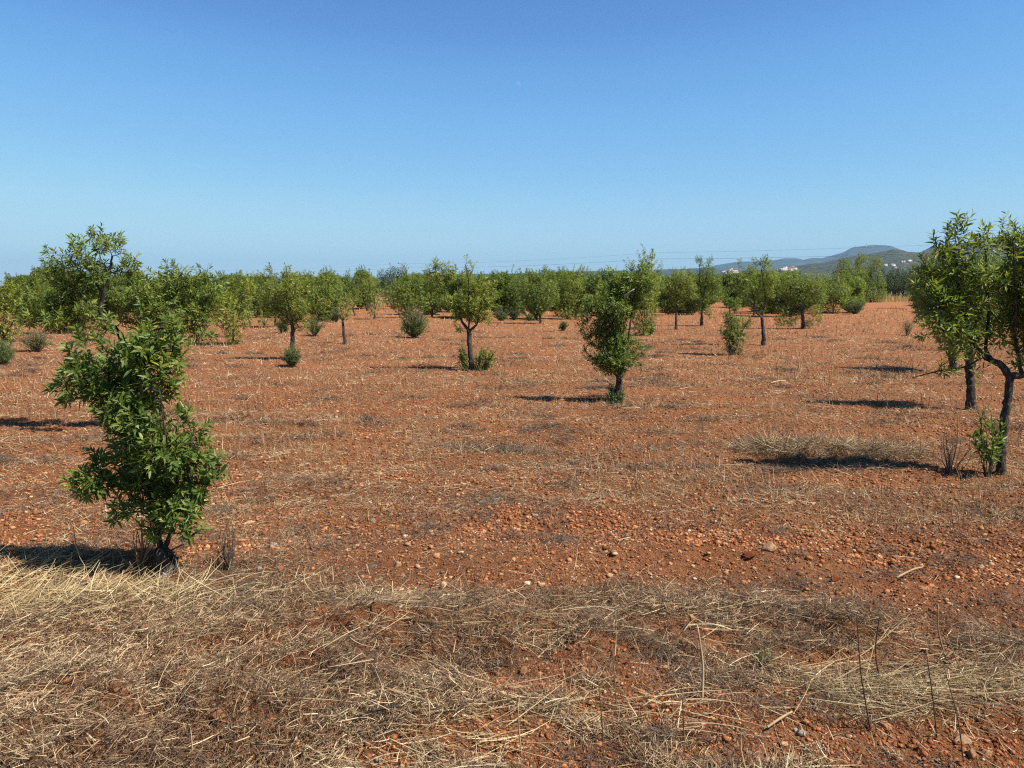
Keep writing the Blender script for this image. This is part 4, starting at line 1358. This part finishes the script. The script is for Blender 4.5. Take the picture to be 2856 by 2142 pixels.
fallen((2140, 2048), (2208, 2012), 4.0, .75, "curved pale stick lying in the lower right litter")
fallen((1920, 1760), (2040, 1778), 3.0, .9, "whitish stick lying flat along the back of the foreground litter")
fallen((1850, 1980), (1900, 1985), 2.4, .9, "short pale stick at the foot of the tall bleached stalk")
fallen((2150, 1072), (2190, 1068), 2.2, .8, "pale peeled stick lying in the mid field on the right")
fallen((975, 2030), (1115, 1995), 6.0, .35, "thick curved brown branch piece lying at the bottom, left of centre", M_BARK)
fallen((80, 2010), (160, 1940), 3.2, .75, "pale straight stick on the lower left litter")
fallen((2500, 1625), (2570, 1600), 3.0, .7, "pale split stalk lying beside the reddish stone")

# ------------------------------------------------------------------ hills, far land
def hill(name, prof, R, r0, back, mat, label, rough=6.0, nr=60, seed=0, na=None, sub=2.0):
    """prof: skyline in photograph pixels -> heights at the crest distance R"""
    prof = np.array(prof, float)
    a0, a1 = prof[0, 0], prof[-1, 0]
    na = na or int((a1 - a0) / sub) + 2
    px = np.linspace(a0, a1, na); py = np.interp(px, prof[:, 0], prof[:, 1])
    for _ in range(3):
        py[1:-1] = (py[:-2] + 2 * py[1:-1] + py[2:]) / 4
    tanx = (px - CX) / F * math.cos(TH)
    crest = np.array([at_depth(a, b, R)[2] for a, b in zip(px, py)])
    t = np.concatenate([np.linspace(0, 1, nr), 1 + np.linspace(0, 1, 14)[1:]])
    V = []
    for ti in t:
        if ti <= 1:
            Yd = r0 + (R - r0) * ti; s = ti ** 1.35
        else:
            Yd = R + back * (ti - 1); s = 1 - (ti - 1) ** 1.2 * 1.02
        x = tanx * Yd; yv = np.full(na, Yd)
        z = (crest) * s
        amp = rough * min(1, 3 * s) * (1 if ti <= 1 else .4)
        z = z + amp * (fbm(x / (rough * 16) + seed, yv / (rough * 16), seed, 5) - .5) * (2.2 if ti < .97 else 1.0)
        z = z - 2 * (1 - min(1, ti * 4)) - (30 if ti >= 2 else 0)
        V.append(np.stack([x, yv, z], 1))
    V = np.concatenate(V); k = len(t)
    i = np.arange(k - 1)[:, None] * na; j = np.arange(na - 1)[None]
    a = i + j
    T = np.stack([np.stack([a, a + 1, a + na + 1], -1), np.stack([a, a + na + 1, a + na], -1)], 2).reshape(-1, 3)
    o = build_mesh(name, V, T, mat, smooth=True)
    tag(o, label, "hill", kind="structure")
    return V.reshape(k, na, 3), px


hill("mountains", [(300, 802), (620, 784), (700, 777), (716, 772), (760, 772), (800, 770), (840, 773), (900, 777), (960, 778), (993, 770), (1020, 776), (1080, 778),
                   (1200, 786), (1370, 772), (1392, 760), (1440, 770), (1490, 763), (1516, 756), (1535, 750), (1560, 759), (1575, 752), (1606, 758), (1650, 756), (1690, 755), (1720, 760), (1800, 775), (1900, 790)],
     15000, 12500, 1500, M_HILL_FAR, "pale blue far mountains on the skyline", rough=14, seed=3)
hill("ridge", [(-300, 803), (200, 798), (500, 784), (600, 778), (695, 778), (840, 775), (950, 776), (1034, 775), (1131, 769), (1250, 766), (1378, 763), (1500, 761), (1585, 758), (1672, 755),
               (1745, 755), (1821, 752), (1889, 750), (1930, 748), (2000, 750), (2100, 758), (2300, 780), (2500, 800)],
     6500, 4200, 1500, M_HILL_FAR, "long low wooded ridge along the horizon", rough=9, seed=11)
hill("mountain", [(1900, 800), (1950, 756), (1991, 740), (2050, 731), (2105, 729), (2156, 726), (2186, 720), (2221, 720), (2238, 725), (2256, 720), (2289, 720), (2330, 708), (2351, 702),
                  (2361, 695), (2375, 689), (2411, 685), (2433, 683), (2471, 684), (2495, 692), (2540, 712), (2600, 740), (2700, 790), (2720, 802)],
     10500, 7800, 1800, M_HILL_FAR, "blue flat-topped mountain on the right", rough=10, seed=23)
hill("far_hill", [(2480, 800), (2530, 725), (2560, 703), (2589, 689), (2605, 688), (2640, 680), (2700, 690), (2780, 720), (2900, 790)],
     7600, 5600, 1200, M_HILL_FAR, "blue hill behind the right edge tree", rough=10, seed=31)
HV, HPX = hill("scrub_hill", [(1990, 799), (2100, 770), (2210, 745), (2248, 738), (2297, 731), (2357, 717), (2411, 709), (2452, 703), (2484, 696), (2503, 696), (2525, 702), (2553, 704), (2600, 703), (2650, 686),
                     (2700, 672), (2773, 659), (2800, 658), (2900, 650), (3050, 680), (3200, 790)],
     3000, 1500, 900, M_HILL_NEAR, "scrub covered hill with pale rock outcrops on the right", rough=7, seed=43, nr=90, sub=1.5)
FV, FPX = hill("foothill", [(1500, 801), (1700, 794), (1850, 784), (1950, 774), (2010, 763), (2070, 757), (2160, 752), (2250, 752), (2330, 760), (2450, 785), (2560, 800)],
     2300, 1100, 900, M_HILL_NEAR, "wooded foothill with a white town on it", rough=4, seed=53)

# far woodland on the plain: one mass nobody could count
def blob_wood(name, label, n, y0, y1, a0, a1, hmin, hmax, seed, leaf=1.0):
    global rng
    rng = np.random.default_rng(seed)
    acc = Acc()
    yy = np.sqrt(rng.uniform(y0 ** 2, y1 ** 2, n)); aa = rng.uniform(a0, a1, n); xx = np.tan(aa) * yy
    k = (fbm(xx / 60, yy / 60, 7, 3) > .40) & (xx / yy > -.60)
    xx, yy = xx[k], yy[k]
    zz = height(xx, yy)
    for x, y, z in zip(xx, yy, zz):
        hh = rng.uniform(hmin, hmax); w = hh * rng.uniform(.4, .75)
        m = 90
        v = norm(rng.normal(size=(m, 3))) * (rng.random((m, 1)) ** .35)
        P = np.array([x, y, z + hh * .58]) + v * np.array([w, w, hh * .42])
        leaves(acc, P, norm(v + rng.normal(size=(m, 3)) * .6), norm(v + rng.normal(size=(m, 3)) * .4 + np.array([0, 0, .5])), leaf * rng.uniform(.5, 1.1, m), leaf * .6, np.clip(rng.uniform(.1, .9) + .2 * rng.normal(size=m), 0, 1), lo=True)
    o = acc.build(name, M_DARKLEAF, True)
    tag(o, label, "woodland", kind="stuff")


blob_wood("woodland", "dark scrubby woodland on the plain beyond the orchard", 1300, 150, 620, -.62, .62, 2.2, 4.0, 801, .9)

# lone far trees
def far_tree(label, px, ytop, D, w, name, cat, seed, umbrella=False):
    global rng
    rng = np.random.default_rng(seed)
    b = at_px_depth(px, D); b[2] = hz(b[0], b[1])
    top = at_depth(px, ytop, D)[2] - b[2]
    W = w * D / F / 2
    root = empty(name, b, label, cat)
    st = Acc(); tube(st, [(0, 0, -.2), (.1, 0, top * .4), (0, .1, top * .85)], [top * .035, top * .03, top * .012], 7)
    for k in range(6):
        a = k * 1.05
        tube(st, [(0, 0, top * .5), (math.cos(a) * W * .4, math.sin(a) * W * .4, top * .72), (math.cos(a) * W * .75, math.sin(a) * W * .75, top * .82)], [top * .014, top * .01, top * .004], 5)
    st.build("trunk", M_BARK, True, root)
    fa = Acc()
    m = 1500
    lob = rng.normal(size=(14, 3)) * np.array([W * .5, W * .5, top * (.07 if umbrella else .16)]) + np.array([0, 0, top * (.82 if umbrella else .6)])
    c = lob[rng.integers(0, 14, m)]
    v = norm(rng.normal(size=(m, 3))) * rng.random((m, 1)) ** .4
    P = c + v * np.array([W * .42, W * .42, top * (.13 if umbrella else .22)])
    P = P[P[:, 2] < top * 1.02]
    m = len(P); s = W * .16
    leaves(fa, P, norm(rng.normal(size=(m, 3))), norm(rng.normal(size=(m, 3)) + np.array([0, 0, .6])), s * rng.uniform(.5, 1.2, m), s * .5, np.clip(.4 + .25 * rng.normal(size=m), 0, 1), lo=True)
    fa.build("crown", M_DARKLEAF, True, root)


far_tree("dark umbrella pine on the skyline above the left edge houses", 42, 782, 640, 36, "umbrella_pine", "pine tree", 811, True)
far_tree("dark rounded tree far off between the wide tree and the slender pale almond", 672, 786, 240, 30, "dark_tree", "tree", 812)
for q, (px, yt) in enumerate([(1139, 778), (1143, 779), (1154, 778)]):
    far_tree(["thin dark cypress right of the carob, left of a close pair", "thin dark cypress right of the carob, right of a close pair", "thin dark cypress standing a little apart, right of the close pair"][q],
             px, yt, 240, 5, "cypress", "cypress", 813 + q)
for q, (px, yt) in enumerate([(2004, 772), (2010, 775), (2021, 774), (2030, 780)]):
    far_tree(["first dark cypress below the white town, counted from the left", "second dark cypress below the white town, counted from the left",
              "third dark cypress below the white town, counted from the left", "fourth dark cypress below the white town, counted from the left"][q], px, yt, 260, 6, "cypress", "cypress", 821 + q)

# hedge of darker trees at the end of the lane
for q in range(5):
    px = 2474 + q * 22
    auto_tree(["grey-green olive at the end of the grassy lane, nearest the row", "second olive from the left at the end of the grassy lane", "middle olive at the end of the grassy lane",
               "fourth olive from the left at the end of the grassy lane", "darkest olive of the lane's end, touching the right edge tree"][q],
              (px, 838), (px - 22, px + 22, 756 - (q % 2) * 4 , 822), 840 + q, tone=.55 - .08 * q, yellow=0, mat=M_DARKLEAF, name="olive_tree", cat="olive tree", group="olive trees closing the lane", D=104 + 2 * (q % 2))

# ------------------------------------------------------------------ houses
def simple_mat(name, col, rough=.8, var=.12):
    m, nt, out = new_mat(name)
    tc = N(nt, "ShaderNodeTexCoord"); oi = N(nt, "ShaderNodeObjectInfo")
    n1 = noise(nt, tc.outputs["Object"], 1.5, 4)
    c = mixc(nt, 1.0, col, ramp_from(nt, n1, [(.3, (1 - var,) * 3), (.7, (1 + var,) * 3)]), 'MULTIPLY')
    c = mixc(nt, 1.0, c, ramp_from(nt, oi.outputs["Random"], [(0, (.50, .47, .43)), (1, (.72, .71, .70))]), 'MULTIPLY')
    principled(nt, out, c, rough, .2)
    return m


M_WALL = simple_mat("lime_wall", (.78, .74, .66))
M_ROOF = simple_mat("clay_roof", (.42, .20, .11))
M_DARK = simple_mat("shutter", (.06, .06, .06))
M_METAL = simple_mat("galvanised_steel", (.34, .33, .31), .6)
M_CONC = simple_mat("concrete", (.50, .46, .40))
M_WIRE = simple_mat("aluminium_wire", (.10, .10, .11), .5)


def box_acc(acc, c, s):
    c = np.array(c, float); s = np.array(s, float) / 2
    V = np.array([(x, y, z) for x in (-1, 1) for y in (-1, 1) for z in (-1, 1)]) * s + c
    T = [(0, 1, 3), (0, 3, 2), (4, 6, 7), (4, 7, 5), (0, 4, 5), (0, 5, 1), (2, 3, 7), (2, 7, 6), (0, 2, 6), (0, 6, 4), (1, 5, 7), (1, 7, 3)]
    acc.add(V, T, .5)


def house_proto(label, group, w, d, h, flat):
    root = empty("house", (0, 0, 0), label, "house", group)
    a = Acc(); box_acc(a, (0, 0, h / 2 - 2), (w, d, h + 4)); a.build("wall", M_WALL, False, root)
    r = Acc()
    if flat:
        box_acc(r, (0, 0, h + .153), (w + .3, d + .3, .3)); box_acc(r, (w * .2, 0, h + 1.3), (w * .3, d * .5, 2.0))
    else:
        e = .4; V = [(-w / 2 - e, -d / 2 - e, h + .003), (w / 2 + e, -d / 2 - e, h + .003), (w / 2 + e, d / 2 + e, h + .003), (-w / 2 - e, d / 2 + e, h + .003), (-w / 2 - e, 0, h + d * .22), (w / 2 + e, 0, h + d * .22)]
        r.add(V, [(0, 1, 5), (0, 5, 4), (2, 3, 4), (2, 4, 5), (0, 4, 3), (1, 2, 5), (0, 2, 1), (0, 3, 2)], .5)
    r.build("roof", M_ROOF if not flat else M_WALL, False, root)
    k = 3
    for q in range(k):
        for s in range(max(1, int(h // 3))):
            wa = Acc(); box_acc(wa, (-w / 2 + w * (q + .5) / k, -d / 2 - .03, 1.6 + 3 * s), (1.1, .1, 1.3)); wa.build("window", M_DARK, False, root)
    return root


def surf_point(VV, PXX, px, py):
    """where a line of sight meets a hill built above"""
    j = int(np.argmin(np.abs(PXX - px)))
    col = VV[:, j]
    ang = np.array([CAM_H - p[2] for p in col]) / col[:, 1]
    want = -(ray(px, py)[2] / ray(px, py)[1])
    half = len(col) - 14
    i = int(np.argmin(np.abs(ang[:half] - want)))
    return col[i]


hp = [house_proto("white house of the far town on the foothill", "white houses of the far town", 11, 9, 6.2, False),
      house_proto("white house of the far town on the foothill", "white houses of the far town", 14, 9, 7.5, True),
      house_proto("white house of the far town on the foothill", "white houses of the far town", 9, 8, 4.5, False)]
town = []
rr = random.Random(9)
for i in range(34):
    px = rr.gauss(2040, 16); py = 762 + rr.uniform(-7, 7) + abs(px - 2035) * .08
    town.append((px, py))
for i in range(14):
    town.append((rr.uniform(2165, 2215), rr.uniform(752, 757)))
for i, (px, py) in enumerate(town):
    p = surf_point(FV, FPX, px, py)
    src = hp[i % 3]
    o = src if i < 3 else copy_tree(src, (0, 0, 0), 0, 1)
    o.location = tuple(p); o.rotation_euler = (0, 0, rr.uniform(-.6, .6))
    s = rr.uniform(.8, 1.25); o.scale = (s, s, s)
for i, (px, py) in enumerate([(2484, 740), (2487, 744), (2510, 731), (2516, 733), (2530, 730), (2536, 729), (2492, 749), (2600, 722), (2612, 721), (2466, 743)]):
    p = surf_point(HV, HPX, px, py)
    o = copy_tree(hp[i % 3], tuple(p), rr.uniform(-.6, .6), rr.uniform(.7, 1.0))
    o["label"] = "pale house scattered on the slope of the scrub hill"; o["group"] = "houses on the scrub hill"
LH = [(3, 803, "cream house at the far left edge, partly out of frame"), (13, 799, "small white gabled house behind the left edge almond"), (20, 801, "tan house with a clay roof beside the white gabled one"),
      (28, 806, "low pale shed right of the left edge houses"), (46, 800, "pale house under the umbrella pine")]
for i, (px, py, lb) in enumerate(LH):
    D_ = 720 + 12 * i
    p = at_depth(px, py, D_)
    o = copy_tree(hp[i % 3], (p[0], p[1], p[2] - 2.2), rr.uniform(-.4, .4), .36)
    o["label"] = lb; o["group"] = "houses beyond the left edge"
for px, py, lb in [(690, 790, "long white shed roof seen over the orchard left of the yellowish tree")]:
    p = at_depth(px, py, 420)
    o = copy_tree(hp[1], (p[0], p[1], p[2] - 7.2 * .8), .2, .8); o["label"] = lb; del o["group"]
    o.name = "white_shed"

# ------------------------------------------------------------------ power line
def pylon(label, px, ytop, D, kind):
    b = at_px_depth(px, D); b[2] = hz(b[0], b[1])
    top = at_depth(px, ytop, D)[2] - b[2]
    root = empty("power_pole" if kind != 'lattice' else "lattice_pylon", b, label, "power pole", "poles of the power line")
    a = Acc()
    arms = []
    if kind == 'lattice':
        w0, w1 = .55, .28
        for sx, sy in ((-1, -1), (1, -1), (1, 1), (-1, 1)):
            tube(a, [(sx * w0, sy * w0, -.3), (sx * w1, sy * w1, top)], [.075, .06], 4)
        nb = 9
        for k in range(nb):
            z0 = top * k / nb; z1 = top * (k + 1) / nb
            f0 = w0 + (w1 - w0) * k / nb; f1 = w0 + (w1 - w0) * (k + 1) / nb
            for (ax, ay, bx, by) in ((-1, -1, 1, -1), (1, -1, 1, 1), (1, 1, -1, 1), (-1, 1, -1, -1)):
                s = 1 if k % 2 else 0
                p0 = (ax * f0, ay * f0, z0) if s else (bx * f0, by * f0, z0); p1 = (bx * f1, by * f1, z1) if s else (ax * f1, ay * f1, z1)
                tube(a, [p0, p1], [.04, .04], 4)
        a.build("mast", M_METAL, False, root)
        for z, w in ((top - .35, 1.25), (top - 1.9, 1.5)):
            c = Acc(); box_acc(c, (0, -.36, z), (2 * w, .16, .16)); c.build("crossarm", M_METAL, False, root)
            for sx in (-1, 1):
                i_ = Acc(); tube(i_, [(sx * w, -.36, z + .1), (sx * w, -.36, z + .45)], [.13, .10], 8); i_.build("insulator", M_DARK, True, root)
    else:
        tube(a, [(0, 0, -.3), (.02, 0, top * .5), (0, 0, top)], [.17, .15, .12], 10)
        a.build("post", M_CONC, True, root)
        c = Acc()
        tube(c, [(-.42, -.2, top - 1.35), (-.42, -.2, top - .55), (-.15, -.2, top - .15), (.28, -.2, top + .1), (.5, -.2, top - .5), (.5, -.2, top - 1.35)], [.07] * 6, 6)
        c.build("crossarm", M_METAL, True, root)
        for p in ((-.42, -.2, top - 1.35), (.5, -.2, top - 1.35), (.1, -.2, top + .2)):
            i_ = Acc(); tube(i_, [(p[0], p[1], p[2] - .25), (p[0], p[1], p[2] + .2)], [.11, .09], 8); i_.build("insulator", M_DARK, True, root)
    return b + np.array([0, 0, top])


pa = pylon("grey lattice pylon rising behind the dark carob", 1122, 733, 285, 'lattice')
pb = pylon("slim concrete pole standing above the dense dark tree's right shoulder", 1817, 702, 190, 'pole')
pc = pylon("faint thin pole seen above the right lobe of the wide tree", 559, 751, 400, 'pole')
pd = at_px_depth(-260, 430); pd[2] = 10
pe = np.array([112.0, 92.0, 10.0])
wires = [pd, pc, pa, pb, pe]
root = empty("power_line", tuple(pb), "thin dark electric wires spanning the sky from pole to pole", "power line")
for dz, wr in ((-.25, .012), (-1.75, .020)):
    a = Acc()
    for p, q in zip(wires[:-1], wires[1:]):
        t = np.linspace(0, 1, 26)[:, None]
        L = np.linalg.norm(q - p)
        P = p + (q - p) * t; P[:, 2] += dz - 4 * (L * .006) * (t * (1 - t))[:, 0]
        tube(a, P - pb, np.full(26, wr), 5)
    a.build("wire", M_WIRE, True, root)
# thin bare mast far off
far = at_px_depth(1175, 360); m = Acc(); tube(m, [(0, 0, 0), (0, 0, at_depth(1175, 775, 360)[2])], [.12, .08], 6)
o = m.build("mast", M_METAL, True, None, tuple(far)); tag(o, "faint thin mast on the plain left of the middle tree's crown", "mast")
# radar domes on the mountain
pt = at_depth(2417, 683, 10300)
rt = empty("radar_tower", tuple(pt + np.array([0, 0, -25])), "tiny white radar tower on the flat mountain top", "tower")
a = Acc(); tube(a, [(0, 0, 0), (0, 0, 32)], [5, 4], 10); a.build("shaft", M_WALL, True, rt)
V, T = ico(2); a = Acc(); a.add(V * 8 + np.array([0, 0, 38]), T, .5); a.build("dome", M_WALL, True, rt)

# small wisp of cloud
mc, nt, out = new_mat("cloud_wisp")
td = N(nt, "ShaderNodeBsdfDiffuse"); td.inputs[0].default_value = (.62, .75, .95, 1)
tt = N(nt, "ShaderNodeBsdfTransparent"); tm_ = N(nt, "ShaderNodeMixShader"); tm_.inputs[0].default_value = .06
nt.links.new(tt.outputs[0], tm_.inputs[1]); nt.links.new(td.outputs[0], tm_.inputs[2]); nt.links.new(tm_.outputs[0], out.inputs[0])
pc_ = at_depth(1446, 233, 3400); ca_ = Acc(); V, T = ico(2)
for (a, b, sa_, sb_) in ((-5, -8, 6, 5), (0, 0, 9, 8), (3, 3, 6, 7), (8, 9, 5, 5)):
    ca_.add(V * np.array([sa_, 8, sb_]) * .9 + np.array([a, 0, -b]) * 1.0, T, .5)
tag(ca_.build("cloud", mc, True, None, tuple(pc_)), "tiny faint wisp of white cloud alone in the blue sky", "cloud")

# ------------------------------------------------------------------ air
hb = Acc(); box_acc(hb, (0, 8900, 307), (24000, 18400, 634))
mh, nt, out = new_mat("haze_air")
pv = N(nt, "ShaderNodeVolumePrincipled")
pv.inputs["Color"].default_value = (.29, .49, .70, 1)
pv.inputs["Density"].default_value = 6.0e-5
pv.inputs["Anisotropy"].default_value = 0.0
nt.links.new(pv.outputs[0], out.inputs["Volume"])
o = hb.build("haze", mh)
tag(o, "thin blue haze between the field and the distant hills", "haze", kind="stuff")

# ------------------------------------------------------------------ light
ELEV = math.radians(53)
sun_h = np.array([.93, -.37]); sun_h /= np.linalg.norm(sun_h)
sd = bpy.data.lights.new("sun", 'SUN')
sd.energy = 5.0; sd.angle = math.radians(.53); sd.color = (1.0, .945, .86)
so = bpy.data.objects.new("sun", sd); COL.objects.link(so)
so.rotation_euler = Vector((-sun_h[0] * math.cos(ELEV), -sun_h[1] * math.cos(ELEV), -math.sin(ELEV))).to_track_quat('-Z', 'Y').to_euler()
so.location = (5, -5, 10)
w = bpy.data.worlds.new("World"); scene.world = w; w.use_nodes = True
nt = w.node_tree; nt.nodes.clear()
wo = nt.nodes.new("ShaderNodeOutputWorld"); bg = nt.nodes.new("ShaderNodeBackground")
sky = nt.nodes.new("ShaderNodeTexSky"); sky.sky_type = 'NISHITA'; sky.sun_disc = False
sky.sun_elevation = ELEV; sky.sun_rotation = math.atan2(sun_h[0], sun_h[1])
sky.air_density = 1.0; sky.dust_density = 0.0; sky.ozone_density = 6.0; sky.altitude = 0
# the sky's colour, deepened as in the photograph
SK = .105
m1 = nt.nodes.new("ShaderNodeVectorMath"); m1.operation = 'SCALE'; m1.inputs["Scale"].default_value = SK
m2 = nt.nodes.new("ShaderNodeVectorMath"); m2.operation = 'SCALE'; m2.inputs["Scale"].default_value = .72 / SK
cu = nt.nodes.new("ShaderNodeRGBCurve")
for ci, pts in enumerate([[(.122, .064), (.157, .102), (.239, .171), (.405, .300), (.669, .39), (1, .48)],
                          [(.236, .185), (.289, .266), (.409, .373), (.593, .500), (.77, .56), (1, .62)],
                          [(.456, .446), (.516, .527), (.634, .594), (.735, .616), (1, .63)]]):
    cv_ = cu.mapping.curves[ci]
    cv_.points[0].location = (0, 0); cv_.points[1].location = pts[-1]
    for p in pts[:-1]:
        cv_.points.new(*p)
cu.mapping.update()
nt.links.new(sky.outputs[0], m1.inputs[0]); nt.links.new(m1.outputs[0], cu.inputs["Color"])
nt.links.new(cu.outputs[0], m2.inputs[0]); nt.links.new(m2.outputs[0], bg.inputs[0]); bg.inputs[1].default_value = SK
nt.links.new(bg.outputs[0], wo.inputs[0])

scene.view_settings.view_transform = 'Standard'
scene.view_settings.look = 'None'
scene.view_settings.exposure = 1.08
scene.view_settings.gamma = 1.0
scene.render.engine = 'CYCLES'
scene.cycles.use_denoising = False
scene.cycles.pixel_filter_type = 'BLACKMAN_HARRIS'
scene.cycles.filter_width = 1.2
scene.cycles.max_bounces = 6
scene.cycles.diffuse_bounces = 4
scene.cycles.transmission_bounces = 4
scene.cycles.volume_bounces = 0
scene.cycles.use_adaptive_sampling = True
